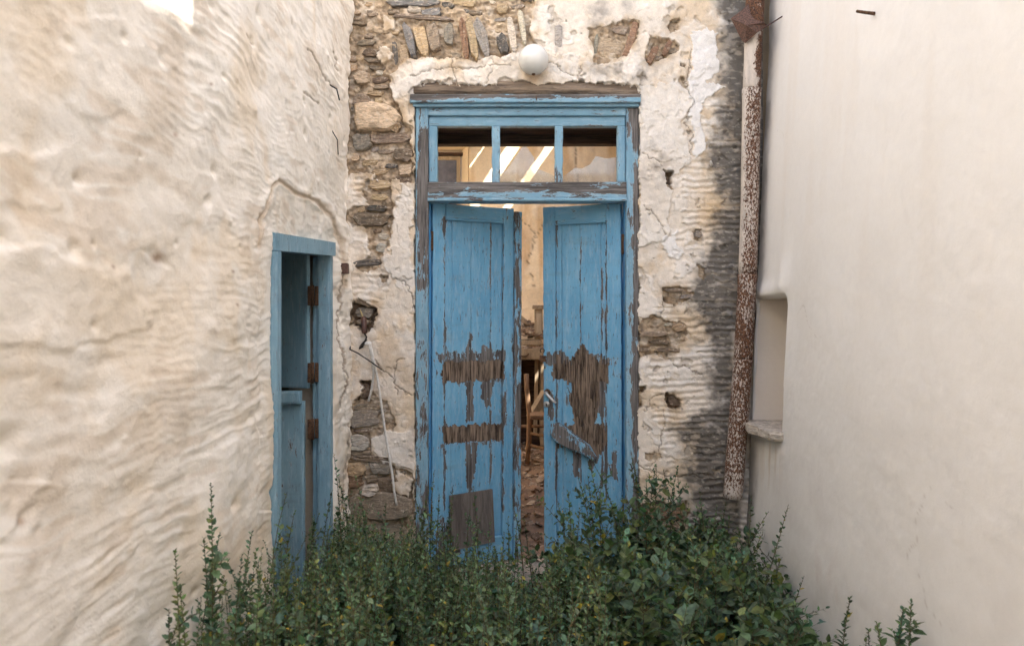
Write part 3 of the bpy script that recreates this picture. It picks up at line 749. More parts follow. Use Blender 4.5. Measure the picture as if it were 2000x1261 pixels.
# lever handle, rose and key plate
hx, hz = rlu(1070), rlz(766, .45)
hp = [(hx, .0, hz), (hx, -.035, hz), (hx + .004, -.045, hz + .004), (hx + .03, -.05, hz - .02), (hx + .062, -.046, hz - .052), (hx + .078, -.042, hz - .058)]
tube('lever_handle', hp, [.010, .009, .011, .010, .008, .006], M_IRON, RA, 10)
tube('handle_rose', [(hx + .003, .002, hz + .002), (hx + .003, -.007, hz + .002)], .021, M_HINGE, RA, 14, .6)
kx, kz = rlu(1069), rlz(789, .45)
kp = tube('key_plate', [(kx, .001, kz), (kx, -.005, kz)], [.021, .018], M_IRON, RA, 16)
box('keyhole', (kx - .0028, kx + .0028, -.008, -.0045, kz - .011, kz + .006), M_BLACK, kp, 0, .001)
box('latch_plate', (rlu(1056), rlu(1068), -.006, .006, rlz(706, .45), rlz(694, .45)), M_HINGE, RA, .001, .001, .2)
tube('latch_ring', [(rlu(1062) + .014 * math.cos(t), -.012, rlz(684, .45) + .014 * math.sin(t)) for t in np.linspace(-1, 4.2, 9)], .0035, M_BLACK, RA, 6)

# ------------------------------------------------------------------ left wall
lw = thing('whitewashed_side_wall', 'lumpy cream whitewashed wall with trowel ridges along the left of the alley', 'wall', (0, 0, 0))
ys = np.concatenate([np.arange(-6.6, -3.35, .05), np.arange(-3.35, .012, .0072)]); zs = np.concatenate([np.arange(-.05, 3.75, .0050), np.arange(3.75, 5.2, .05)])
Yl, Zl = np.meshgrid(ys, zs)
XL0 = -.972 + .006 * (Zl - 1.7)
Ul, Vl = proj(XL0, Yl, Zl)
q = lambda k, s, o=4, kz=None: fbm(Yl / k, Zl / (kz or k), s, o)
hl = .028 * q(.9, 61) + .0040 * q(.22, 261, 4, .17) + .0085 * q(.40, 62, 3, .30) + .0030 * q(.14, 63, 3, .10) + .0010 * q(.035, 64, 3)
phs = Zl / .070 + 1.5 * q(1.1, 65, 2) + .35 * q(.4, 66, 3) + .35 * Yl * (Zl - 1.2)
gw = np.sin(2 * np.pi * phs)
hl += .0014 * gw * sst(-.1, .5, q(.6, 67, 3, .3)) * (.6 + .4 * q(.2, 68))
zw = Zl + .05 * q(.7, 181, 3) + .012 * q(.2, 182, 2)
stroke = 1 - 2 * np.abs(fbm(Yl / .34, zw / .042, 183, 2)); stroke2 = fbm(Yl / .16, zw / .020, 184, 3)
pz = zw / .034 + .9 * q(.55, 191, 2, .22) + .25 * q(.12, 192, 2); fr = pz - np.floor(pz)
lip = sst(0, .22, fr) * (1 - fr) * 1.3
hl += .0024 * lip * (.35 + .65 * vn(Yl / .22 + 3.7 * np.floor(pz), np.floor(pz) * .77, 193)) * (.06 + .94 * sst(-.05, .5, q(.55, 185, 3, .4)))
hl += (.0013 * stroke + .0018 * stroke2) * (.25 + .75 * sst(-.3, .4, q(.5, 195, 3)))
phs2 = Zl / .027 + 2.2 * q(.5, 69); hl += .0005 * np.sin(2 * np.pi * phs2) * sst(0, .5, q(.4, 70))
uw, vw = Ul + 22 * fbm(Ul / 90, Vl / 90, 71, 3) * sst(520, 440, Ul) + 4 * fbm(Ul / 25, Vl / 25, 171), Vl + 22 * fbm(Ul / 90, Vl / 90, 72, 3) * sst(520, 440, Ul) + 4 * fbm(Ul / 25, Vl / 25, 172)
def ledge(pts, amp, soft=12):
    """a trowelled patch that stands proud, with a soft rim"""
    m = np.where(inpoly(uw, vw, pts), 1., 0.)
    d = dist_line(uw, vw, pts + [pts[0]])
    sd_ = np.where(m > 0, d, -d)
    return amp * .45 * sst(-6, soft, sd_) * (.35 + .65 * np.exp(-np.maximum(sd_, 0) / 60))
for pts, amp in [([(150, 20), (118, 140), (170, 230), (300, 240), (330, 120), (240, 30)], .007), ([(-80, 290), (140, 300), (138, 400), (-80, 410)], .010),
                 ([(-80, 470), (80, 475), (135, 500), (260, 520), (330, 640), (100, 690), (-80, 660)], .012), ([(-80, 950), (60, 945), (130, 960), (-10, 1100), (-80, 1100)], .016),
                 ([(300, 500), (340, 490), (370, 520), (330, 515)], -.02), ([(395, 905), (390, 985), (410, 1040), (520, 1030), (530, 830), (440, 860)], .008),
                 ([(380, 330), (440, 340), (460, 420), (390, 440)], .010), ([(480, 60), (510, 80), (500, 150), (478, 120)], .010)]:
    hl += ledge(pts, amp)
arch = dist_line(uw, vw, [(505, 480), (512, 420), (528, 366), (545, 352), (580, 378), (622, 392), (652, 420), (668, 470), (676, 560)])
hl -= np.where(inpoly(uw, vw, [(508, 480), (528, 366), (545, 354), (580, 380), (622, 394), (652, 424), (668, 480), (672, 1000), (500, 1000)]), .005, 0)
hl += .007 * np.exp(-((arch - 8) / 7) ** 2) * (.6 + .8 * fbm(Ul / 20, Vl / 20, 186)) - .008 * (1 - sst(1, 4, arch))
cr = np.minimum.reduce([dist_line(Ul + 4 * fbm(Ul / 12, Vl / 12, 196), Vl + 4 * fbm(Ul / 12, Vl / 12, 197), p) for p in [[(668, 520), (664, 640), (672, 760), (660, 800)], [(600, 96), (630, 150), (660, 175)], [(655, 100), (660, 140)], [(676, 830), (668, 1000)], [(480, 70), (500, 85)], [(590, 180), (620, 205)]]])
hl -= .006 * (1 - sst(.5, 3, cr))
for k in range(120):
    yy, zz, r_ = random.uniform(-3.2, -.1), random.uniform(.3, 3.4), random.uniform(.008, .034)
    hl -= r_ * .5 * random.choice((1, 1, -.6)) * np.exp(-(((Yl - yy) / r_) ** 2 + ((Zl - zz) / (r_ * .7)) ** 2))
hl += .02 * sst(-.12, 0, Yl) * q(.08, 73)
hl -= .05 * sst(-.035, 0.012, Yl)
cl = np.array((.875, .815, .725)) * (1 + .05 * q(.5, 74))[..., None]
cl = mixc(cl, (.78, .635, .455), sst(.05, .7, q(.45, 75) + .3 * q(.1, 76)) * .5)
cl = mixc(cl, (.87, .83, .76), sst(.1, .6, q(.35, 77)) * .6)
cl = mixc(cl, (.60, .46, .32), sst(.25, .8, -stroke * .4 + q(.25, 78)) * .35)
cl = mixc(cl, (.62, .59, .57), sst(1.0, .0, Zl + .25 * q(.5, 176)) * .45)
cl = mixc(cl, (.52, .38, .24), (1 - sst(1, 9, arch)) * .6); cl = mixc(cl, (.28, .19, .12), (1 - sst(.3, 2.2, cr)) * .7)
cl = mixc(cl, (.40, .34, .28), sst(640, 690, Ul) * sst(640, 1000, Vl) * sst(-.1, .5, q(.12, 79)) * .7)
for (a, b_, r_) in [(330, 503, 12), (237, 521, 4), (60, 1018, 9), (350, 263, 5), (458, 595, 3), (455, 530, 3), (412, 165, 3)]:
    cl = mixc(cl, (.30, .17, .09), np.exp(-((Ul - a) / r_) ** 2 - ((Vl - b_) / r_) ** 2) * .7)
mold = sst(.1, .4, q(.1, 80)) * sst(.62, .3, Zl) * sst(-1.85, -1.6, Yl); cl = mixc(cl, (.25, .23, .2), mold * .8)
inh = (Yl > -1.488) & (Yl < -.432) & (Zl < 2.115 + .07 * (Yl + 1.49) / 1.09)
okl = ~(inh[:-1, :-1] | inh[1:, :-1] | inh[1:, 1:] | inh[:-1, 1:])
Pl = np.stack([XL0 + hl, Yl, Zl], -1).reshape(-1, 3)
Vq, Fq, cq = compact(Pl, grid_faces(*Yl.shape, okl), np.clip(cl, .02, .9).reshape(-1, 3))
Vq, Fq, cq = skirt(Vq, Fq[:, ::-1], (-.06, 0, 0), cq)
link('whitewash_coat', mesh_from('whitewash_coat', Vq, Fq, M_LW, True, cq), lw)
HC = (.30, .26, .21)
for b in [(-1.22, -1.03, -6.6, -1.49, -.1, 5.18), (-1.22, -1.03, -.429, .04, -.1, 5.18), (-1.22, -1.03, -1.489, -.43, 2.2, 5.18),
          (-2.72, -2.6, -2.6, .04, -.1, 2.7), (-2.6, -1.221, -2.6, -2.5, -.1, 2.7), (-2.6, -1.221, -2.499, .04, 2.6, 2.7)]:
    box('wall_core', b, M_INT, lw, col=HC)
tube('nail', [(-.98, -.53, 3.02), (-.93, -.54, 2.99), (-.915, -.54, 2.93)], .004, M_BLACK, lw, 6)
tube('nail', [(-.98, -.46, 2.80), (-.945, -.46, 2.74), (-.94, -.46, 2.66)], .003, M_BLACK, lw, 6)
box('metal_box', (-.985, -.935, -.25, -.205, 2.03, 2.09), M_TIN, lw, .001, .003, .1)

# small stable door
sm = thing('stable_door', 'low faded blue stable door with rusty hinges set in the left wall', 'door', (0, 0, 0))
def prism(name, P8, mat, parent, bare=0.1):
    F = [[0,1,2,3], [7,6,5,4], [0,4,5,1], [1,5,6,2], [2,6,7,3], [3,7,4,0]]
    me = mesh_from(name, P8, F, mat, False, None, {'bare': np.full(8, bare)}); fix_normals(me); return link(name, me, parent)
prism('header', [(-.962, -1.49, 2.045), (-.962, -.426, 2.115), (-.962, -.426, 2.188), (-.962, -1.49, 2.117), (-1.06, -1.49, 2.045), (-1.06, -.426, 2.115), (-1.06, -.426, 2.188), (-1.06, -1.49, 2.117)], M_SMALL, sm)
prism('jamb', [(-.955, -1.488, -.02), (-.955, -1.435, -.02), (-.955, -1.435, 2.046), (-.955, -1.488, 2.043), (-1.07, -1.488, -.02), (-1.07, -1.435, -.02), (-1.07, -1.435, 2.046), (-1.07, -1.488, 2.043)], M_SMALL, sm)
board('jamb', -1.045, -.976, -.02, 2.112, -.490, -.430, M_SMALL, sm, .1, step=.01, sd=4)
board('stop_strip', -1.075, -1.046, -.02, 2.108, -.470, -.430, M_SMALL, sm, .05, step=.01, sd=5)
box('sill_wedge', (-1.2, -.96, -1.43, -.475, -.02, .09), M_STONE, sm, .004, .01, col=(.3, .26, .2))
up = thing('upper_leaf', None, None); up.parent = sm
board('plank', -1.36, -1.092, 1.40, 2.14, -.505, -.478, M_SMALL, up, .05, step=.01, sd=6); board('plank', -1.62, -1.363, 1.40, 2.14, -.503, -.478, M_SMALL, up, .08, step=.01, sd=7)
up.matrix_local = Matrix.Translation((-1.092, -.49, 0)) @ Matrix.Rotation(R(-24), 4, 'Z') @ Matrix.Translation((1.092, .49, 0))
lo = thing('lower_leaf', None, None); lo.parent = sm
board('plank', -1.34, -1.105, .10, 1.335, -.540, -.508, M_SMALL, lo, .14, step=.01, sd=8); board('plank', -1.62, -1.343, .10, 1.335, -.538, -.508, M_SMALL, lo, .12, step=.01, sd=9)
board('ledge_rail', -1.62, -1.112, 1.325, 1.392, -.585, -.5405, M_SMALL, lo, .16, step=.01, sd=10)
for zc in (1.895, 1.485, 1.185):
    hg = box('hinge', (-1.088, -1.068, -.531, -.522, zc - .052, zc + .052), M_HINGE, sm, .001, .002, .2)
    box('hinge_leaf', (-1.058, -1.038, -.500, -.491, zc - .052, zc + .052), M_HINGE, hg, .001, .002, .2)
    tube('hinge_pin', [(-1.063, -.522, zc - .056), (-1.063, -.522, zc + .056)], .009, M_HINGE, hg, 8, .3)

# ------------------------------------------------------------------ right wall with its niche
rw = thing('smooth_side_wall', 'smooth pale rendered wall with a small niche along the right of the alley', 'wall', (0, 0, 0))
ys = np.concatenate([np.arange(-6.9, -2.6, .05), np.arange(-2.6, -.75, .012), np.arange(-.75, .03, .0075)]); zs = np.concatenate([np.arange(-.05, .95, .012), np.arange(.95, 2.15, .0075), np.arange(2.15, 3.8, .012), np.arange(3.8, 7.42, .05)])
Yr, Zr = np.meshgrid(ys, zs)
def xr(Z): return 1.405 + .043 * (np.minimum(Z, 4) - .7)
r = lambda k, s, o=4, kz=None: fbm(Yr / k, Zr / (kz or k), s, o)
hr = .010 * r(1.2, 91) + .0025 * r(.3, 92) + .0012 * r(.06, 93) + .0005 * r(.02, 94)
NY0, NY1, NZ0, NZ1 = -.545, -.055, 1.165, 1.885
dn = np.hypot(np.maximum(np.maximum(NY0 - Yr, Yr - NY1), 0), np.maximum(np.maximum(NZ0 - Zr, Zr - NZ1), 0))
hr += .026 * np.exp(-((Yr + .52) / .10) ** 2 - ((Zr - 1.99) / .10) ** 2) + .016 * np.exp(-((Zr - 1.93) / .05) ** 2) * sst(-.62, -.5, Yr)
hr -= .022 * (1 - sst(0, .035, dn)) ** 2
hr -= .035 * sst(-.05, .02, Yr)
cr_ = np.array((.76, .735, .70)) * (1 + .03 * r(.7, 95))[..., None]
cr_ = mixc(cr_, (.66, .56, .45), sst(.05, .8, fbm(Yr / .16, Zr / 1.6, 96)) * .14 * sst(1.2, 2.6, Zr))
cr_ = mixc(cr_, (.60, .55, .51), sst(.0, .7, r(.5, 97)) * .25 * sst(1.8, .8, Zr))
cr_ = mixc(cr_, (.62, .48, .42), sst(.35, .7, r(.16, 98, 4, .3)) * .25 * sst(1.0, .5, Zr))
cr_ = mixc(cr_, (.10, .09, .08), sst(-.24, -.05, Yr + .03 * r(.1, 99)) * sst(1.2, .95, Zr) * .8)  # dark corner gap low behind the pipe: shade painted into the wall colour
cr_ = mixc(cr_, (.14, .125, .11), sst(-.16, -.03, Yr + .03 * r(.1, 101)) * sst(1.9, 2.2, Zr) * .75)  # corner shadow behind the upper pipe, painted into the wall colour
cr_ = mixc(cr_, (.55, .44, .33), np.exp(-((Yr + .40) / .16) ** 2) * sst(1.12, 1.06, Zr) * sst(.75, 1.0, Zr) * sst(-.1, .5, fbm(Yr / .03, Zr / .5, 102)) * .5)
cr_ = mixc(cr_, (.50, .43, .36), sst(.1, .6, r(.09, 201, 5)) * sst(.75, .15, Zr) * .45)
hc_ = np.abs(r(.8, 202, 4)); cr_ = mixc(cr_, (.50, .45, .40), (1 - sst(0, .008, hc_)) * sst(.1, .4, r(.9, 203)) * .5)
cr_ = mixc(cr_, (.80, .775, .74), sst(.18, .22, r(.5, 204, 3)) * .25)
Uw, Vw = proj(xr(Zr), Yr, Zr)
inr = (Yr > NY0) & (Yr < NY1) & (Zr > NZ0) & (Zr < NZ1)
notch = (Yr > -5.14) & (Yr < -4.52) & (Zr > 6.32)
bad = inr | notch
okr = ~(bad[:-1, :-1] | bad[1:, :-1] | bad[1:, 1:] | bad[:-1, 1:])
Pr = np.stack([xr(Zr) - hr, Yr, Zr], -1).reshape(-1, 3)
Vq, Fq, cq = compact(Pr, grid_faces(*Yr.shape, okr), np.clip(cr_, .02, .9).reshape(-1, 3))
Vq, Fq, cq = skirt(Vq, Fq, (.05, 0, 0), cq)
link('render_coat', mesh_from('render_coat', Vq, Fq, M_RW, True, cq), rw)
NC = (.70, .64, .57)
# niche lining: a rounded recess, built as one open box with soft corners
def niche():
    d = .27
    a = np.linspace(0, 1, 24)
    prof = [(NY1 - .016, -.004), (NY1 - .016, d - .05), (NY1 - .024, d - .015), (NY1 - .05, d), (NY0 + .05, d), (NY0 + .012, d - .015), (NY0 - .004, d - .05), (NY0 - .004, 0.0)]
    zz = np.linspace(NZ0 - .01, NZ1 + .004, 30)
    V, c = [], []
    for z in zz:
        for (y, x) in prof:
            V.append((float(xr(np.array(z))) + .012 + x + .004 * math.sin(z * 23 + y * 40), y + .004 * math.sin(z * 17 + x * 30), z)); c.append(NC)
    n = len(prof); F = [[i*n+k, i*n+k+1, (i+1)*n+k+1, (i+1)*n+k] for i in range(len(zz) - 1) for k in range(n - 1)]
    F.append([(len(zz)-1)*n+k for k in range(n)])
    me = mesh_from('niche_lining', V, F, M_RW, False, np.array(c)); fix_normals(me); link('niche_lining', me, rw)
niche()
# rough sill slab of the niche
pts = [(-.10, -.055), (-.075, -.16), (-.09, -.27), (-.065, -.36), (-.085, -.45), (-.06, -.56), (-.01, -.60), (.24, -.59), (.26, -.05)]
n = len(pts); zt_ = NZ0 + .016; V = []
for dz, s in ((0, .985), (-.012, 1.0), (-.036, .985), (-.052, .95)):
    for (x, y) in pts: V.append((1.425 + x * s + random.uniform(-.004, .004), -.3 + (y + .3) * s, zt_ + dz + random.uniform(-.004, .004) - .004 * (y + .05) / -.55))
F = [[k for k in range(n)], [3*n+k for k in range(n)][::-1]] + [[rr*n+k, rr*n+(k+1) % n, (rr+1)*n+(k+1) % n, (rr+1)*n+k] for rr in range(3) for k in range(n)]
me = mesh_from('sill_slab', V, F, M_STONE, False, (.50, .44, .37)); fix_normals(me); link('sill_slab', me, rw)
for b in [(1.62, 1.95, -6.9, -5.15, -.1, 7.38), (1.62, 1.95, -5.15, -4.50, -.1, 6.32), (1.62, 1.95, -4.50, -.56, -.1, 7.38), (1.76, 1.95, -.559, .04, -.1, 7.38), (1.62, 1.759, -.559, .04, 1.93, 7.38), (1.62, 1.759, -.559, .04, -.1, 1.05)]:
    box('wall_core', b, M_INT, rw, col=HC)
nx_, ny_, nz_ = P3(1704, 37, -1.42)
tube('iron_peg', [(1.56, -1.42, 3.03), (1.47, -1.43, 3.035), (1.425, -1.44, 3.037)], [.009, .007, .006], M_HINGE, rw, 7, .2)

tag(box('sky_blocker_wall', (-4, 4, -8.2, -7.9, -.05, 4.2), M_INT, None, 0, .02, col=(.62, .56, .48)), 'plain unseen wall added behind the viewer to block low sky light', 'wall')  # unseen wall, added to cut low sky light and darken the alley's foot

# ------------------------------------------------------------------ drainpipe
dp = thing('rusty_drainpipe', 'flaking cream and rust drainpipe leaning in the corner by the pale wall', 'drainpipe', (0, 0, 0))
path = [(1476, -170), (1475, 0), (1471, 90), (1468, 180), (1466, 300), (1464, 420), (1459, 560), (1452, 690), (1444, 805), (1436, 900), (1431, 972)]
def pipe_seg(v0, v1, r0, bare, sl=0):
    vv = np.linspace(v0, v1, 14); pts, rad = [], []
    for i, v in enumerate(vv):
        u = np.interp(v, [p[1] for p in path], [p[0] for p in path])
        pts.append(P3(u, v, -.135)); rad.append(r0)
    pts.insert(1, tuple(np.array(pts[0]) * .97 + np.array(pts[1]) * .03)); rad[0] *= 1.04; rad.insert(1, r0 * 1.07)
    V, F = tube_vf(pts, rad, 22); V = np.array(V)
    uu, v2 = proj(V[:, 0], V[:, 1], V[:, 2])
    me = mesh_from('pipe_segment', V, F, M_PIPE, True, None, {'bare': bare(uu, v2)}); fix_normals(me); link('pipe_segment', me, dp)
cu = lambda v: np.interp(v, [p[1] for p in path], [p[0] for p in path])
pipe_seg(-170, 60, .053, lambda u, v: np.full(u.shape, .35))
pipe_seg(60, 176, .050, lambda u, v: -.45 + .75 * sst(4, 15, u - cu(v) + 8 * fbm(u / 20, v / 20, 3)))
pipe_seg(174, 540, .052, lambda u, v: -.35 * sst(-6, -16, u - cu(v)) + .05)
pipe_seg(536, 704, .054, lambda u, v: np.full(u.shape, .08)); pipe_seg(701, 797, .055, lambda u, v: np.full(u.shape, .09)); pipe_seg(794, 972, .056, lambda u, v: .07 - .2 * sst(930, 970, v))
# rusted sheet funnel
pts = [(1428, 36), (1447, 22), (1462, 8), (1466, 28), (1474, 38), (1492, 44), (1499, 50), (1478, 64), (1456, 84), (1449, 78)]
fold = [.0, -.03, -.02, -.06, -.08, -.09, -.07, -.08, -.02, .0]
V = [P3(u, v, -.16 + f) for (u, v), f in zip(pts, fold)]; n = len(V)
V += [(x, y + .004, z - .002) for x, y, z in V] + [P3(1458, 50, -.25), (P3(1458, 50, -.245))]
F = [[k, (k+1) % n, 2*n] for k in range(n)] + [[n+(k+1) % n, n+k, 2*n+1] for k in range(n)] + [[k, n+k, n+(k+1) % n, (k+1) % n] for k in range(n)]
me = mesh_from('funnel_sheet', V, F, M_TIN, False, None, {'bare': np.full(len(V), .25)}); fix_normals(me); link('funnel_sheet', me, dp)
tube('wire', [P3(1484, 60, -.22), P3(1500, 50, -.24), P3(1516, 40, -.26), P3(1527, 33, -.27), P3(1536, 31, -.27)], .004, M_BAKE, dp, 6)
for v in (170, 760):
    u = cu(v); x, y, z = P3(u, v, -.135)
    tube('bracket', [(x + .05, y + .05, z), (x + .03, -.02, z), (x + .02, .02, z)], .006, M_HINGE, dp, 6, .4)

# ------------------------------------------------------------------ small things on the facade
gl = thing('globe_lamp', 'round milk glass wall lamp above the double door', 'lamp', P3(1042, 117, -.105))
import bmesh
def sphere(name, r, mat, parent, loc=(0, 0, 0), sc=(1, 1, 1), seg=32):
    bm = bmesh.new(); bmesh.ops.create_uvsphere(bm, u_segments=seg, v_segments=seg // 2, radius=r)
    me = bpy.data.meshes.new(name); bm.to_mesh(me); bm.free(); me.materials.append(mat); me.polygons.foreach_set('use_smooth', np.full(len(me.polygons), True))
    return link(name, me, parent, Matrix.Translation(loc) @ Matrix.Diagonal((*sc, 1)))
sphere('globe', .089, M_GLOBE, gl, (0, 0, 0), (1, .95, 1.0))
tube('lamp_holder', [(-.01, .04, .03), (-.015, .115, .05)], [.05, .055], M_BLACK, gl, 16)
tube('globe_cap', [(.0, -.01, -.085), (.0, -.012, -.0925)], [.013, .009], M_HINGE, gl, 10, 0)

hc = thing('hanging_cord', 'frayed white cord hanging from a brown insulator left of the double door', 'cord', P3(712, 640, -.05))
base = Vector(P3(712, 640, -.05))
rel = lambda u, v, y: tuple(Vector(P3(u, v, y)) - base)
tube('insulator', [rel(710, 620, -.035), rel(710, 623, -.04), rel(711, 636, -.055), rel(712, 648, -.06), rel(712, 651, -.06)], [.016, .018, .0165, .018, .014], M_BAKE, hc, 12)
tube('wire', [rel(704, 606, .0), rel(706, 612, -.03), rel(709, 621, -.04)], .004, simple('yellowed flex', (.45, .34, .14), .6), hc, 6)
tube('wire', [rel(712, 651, -.06), rel(716, 658, -.07), rel(714, 664, -.065), rel(704, 676, -.07), rel(702, 680, -.06), rel(708, 677, -.06), rel(716, 662, -.065)], .006, M_BLACK, hc, 6)
sphere('knot', .02, M_CORD, hc, rel(719, 671, -.075), (1.1, .8, .75), 14)
sp = lambda P: [tuple(np.array([np.interp(t, np.linspace(0, 1, len(P)), [p[k] for p in P]) for k in range(3)])) for t in np.linspace(0, 1, 24)]
tube('cord_end', sp([rel(721, 672, -.08), rel(727, 700, -.07), rel(730, 730, -.06), rel(726, 760, -.045), rel(720, 783, -.03)]), .0075, M_CORD, hc, 7)
tube('cord_end', sp([rel(723, 672, -.08), rel(729, 700, -.075), rel(737, 735, -.07), rel(745, 790, -.07), rel(752, 840, -.075), rel(760, 890, -.08), rel(767, 930, -.085), rel(770, 960, -.085), rel(775, 986, -.08)]), .0072, M_CORD, hc, 7)
tube('rusty_spike', [P3(684, 672, -.03), P3(684, 682, -.08), P3(700, 690, -.10), P3(724, 706, -.11), P3(746, 722, -.10)], .0045, M_BLACK, None, 6)
tag(bpy.data.objects['rusty_spike'], 'thin black wire sticking out beside the white cord', 'wire')
tube('wall_hook', [P3(1390, 324, .0), P3(1390, 322, -.05), P3(1388, 315, -.065)], [.012, .009, .006], M_IRON, None, 8)
tag(bpy.data.objects['wall_hook'], 'small bent metal hook in the sooty plaster left of the drainpipe', 'hook')

# ------------------------------------------------------------------ the roofless room behind
BY = 4.4
bw = thing('room_back_wall', 'stained ochre plaster back wall of the ruined room seen through the door', 'wall', (0, 0, 0))
xs = np.arange(-2.0, 2.45, .022); zs = np.arange(-.1, 4.32, .022); Xb, Zb = np.meshgrid(xs, zs)
bq = lambda k, s, o=4, kz=None: fbm(Xb / k, Zb / (kz or k), s, o)
hb = .02 * bq(.7, 120) + .008 * bq(.2, 121) + .004 * bq(.06, 122)
fl = sst(.15, .2, bq(.35, 123, 5)); hb += .010 * fl
ub, vb = proj(Xb, BY + 0 * Xb, Zb)
ubw, vbw = ub + 4 * fbm(ub / 14, vb / 14, 7), vb + 4 * fbm(ub / 14, vb / 14, 8)
ck = np.minimum.reduce([dist_line(ubw, vbw, p) for p in [[(1127, 285), (1124, 320), (1130, 360), (1120, 420)], [(1020, 430), (1050, 460), (1030, 510), (1046, 560)], [(1060, 440), (1040, 470)], [(914, 284), (912, 310), (915, 340), (914, 420)]]])
hb -= .012 * (1 - sst(.5, 2.5, ck))
cb = np.array((.78, .635, .44)) * (1 + .12 * bq(.5, 124))[..., None]
cb = mixc(cb, (.78, .66, .49), fl * .55); cb = mixc(cb, (.56, .35, .15), sst(.1, .6, fbm(Xb / .12, Zb / .7, 125)) * .55)
cb = mixc(cb, (.14, .10, .07), (1 - sst(.3, 1.4, ck)) * .7)
inw = (ub > 790) & (ub < 914) & (vb > 284) & (vb < 452)
okb = ~(inw[:-1, :-1] | inw[1:, :-1] | inw[1:, 1:] | inw[:-1, 1:])
Vq, Fq, cq = compact(np.stack([Xb, BY - hb, Zb], -1).reshape(-1, 3), grid_faces(*Xb.shape, okb)[:, ::-1], np.clip(cb, .02, .9).reshape(-1, 3))
Vq, Fq, cq = skirt(Vq, Fq, (0, .05, 0), cq)
link('ochre_plaster', mesh_from('ochre_plaster', Vq, Fq, M_INT, True, cq), bw)
wx0, wx1 = P3(790, 0, BY)[0], P3(914, 0, BY)[0]; wz0, wz1 = P3(0, 452, BY)[2], P3(0, 284, BY)[2]
IC = (.77, .64, .46)
for b in [(-2.0, wx0, BY + .03, BY + .4, -.1, 4.3), (wx1, 2.45, BY + .03, BY + .4, -.1, 4.3), (wx0, wx1, BY + .03, BY + .4, -.1, wz0), (wx0, wx1, BY + .03, BY + .4, wz1, 4.3)]:
    box('wall_core', b, M_INT, bw, bev=.0, col=IC)
wy = BY + .27
fx1 = P3(899, 0, wy)[0]
V = [(fx1 - .01, wy + .1, wz0), (wx1 + .003, BY + .01, wz0), (wx1 + .06, wy + .1, wz0), (fx1 - .01, wy + .1, wz1), (wx1 + .003, BY + .01, wz1), (wx1 + .06, wy + .1, wz1)]
me = mesh_from('window_splay', V, [[0,1,2],[5,4,3],[0,3,4,1],[1,4,5,2],[2,5,3,0]], M_INT, False, IC); fix_normals(me); link('window_splay', me, bw)
rwin = thing('room_window', 'small pale framed window high in the back wall of the ruined room', 'window', (0, 0, 0))
wy = BY + .27
fx0, fx1 = P3(796, 0, wy)[0], P3(899, 0, wy)[0]; fz0, fz1 = P3(0, 440, wy)[2], P3(0, 305, wy)[2]
M_PALEW = wood_mat('pale window wood', (.40, .32, .22), (.58, .48, .35), (30, 30, 6))
for nm, b in [('stile', (fx0, fx0 + .05, wy, wy + .05, fz0, fz1)), ('stile', (fx1 - .045, fx1, wy, wy + .05, fz0, fz1)), ('stile', ((fx0+fx1)/2 - .02, (fx0+fx1)/2 + .03, wy, wy + .05, fz0 + .05, fz1 - .045)), ('rail', (fx0 + .05, fx1 - .045, wy, wy + .05, fz1 - .045, fz1)), ('rail', (fx0 + .05, fx1 - .045, wy, wy + .05, fz0, fz0 + .05)), ('head_board', (wx0, wx1, wy - .03, wy + .06, fz1 + .002, fz1 + .04))]:
    box(nm, b, M_DARKW if nm == 'head_board' else M_PALEW, rwin)
box('pane', (fx0 + .045, fx1 - .04, wy + .02, wy + .026, fz0 + .045, fz1 - .04), M_PANE, rwin, bev=.0)
for nm, lab, b in [('room_side_wall', 'left ochre wall of the ruined room, mostly hidden by the facade', (-2.15, -2.0, .551, 4.8, -.1, 4.3)), ('room_side_wall', 'right ochre wall of the ruined room, mostly hidden by the facade', (2.45, 2.6, .551, 4.8, -.1, 4.3))]:
    tag(box(nm, b, M_INT, None, 0, .01, col=IC), lab, 'wall')
rf = thing('broken_roof', 'rotten roof boards with gaps that let sun strips into the room', 'roof', (0, 0, 0))
def ragged_board(a, b, y0, y1=4.75, n=16):
    V, F = [], []
    for i in range(n):
        y = y0 + (y1 - y0) * i / (n - 1); j0, j1 = random.uniform(0, .022) if a < 1 else 0, random.uniform(0, .022) if b < 1 else 0
        V += [(a - .008 + j0, y, 4.33), (b + .008 - j1, y, 4.33), (b + .008 - j1, y, 4.36), (a - .008 + j0, y, 4.36)]
    for i in range(n - 1):
        for k in range(4): F.append([4*i+k, 4*i+(k+1) % 4, 4*i+4+(k+1) % 4, 4*i+4+k])
    F += [[0, 1, 2, 3], [4*n-1, 4*n-2, 4*n-3, 4*n-4]]
    V = [(x, y, z + .001 * len(rf.children)) for x, y, z in V]
    me = mesh_from('roof_board', V, F, M_ROOF, False); fix_normals(me); link('roof_board', me, rf)
edges = [-1.99, -1.6, -1.2, -.8, -.45, -.2, .025]; bl = list(zip(edges[:-1], edges[1:])) + [(.055, .30), (.47, .75), (.86, 1.1), (1.105, 1.5), (1.505, 1.9), (1.905, 2.44)]
for a, b in bl:
    ragged_board(a + .002, b - .002, (.56 if a > 1.45 else 3.22 + random.uniform(-.08, .08)))
for y in (1.2, 3.15): box('rafter', (-2.0, 2.45, y, y + .10, 4.18, 4.325), M_ROOF, rf, .008)

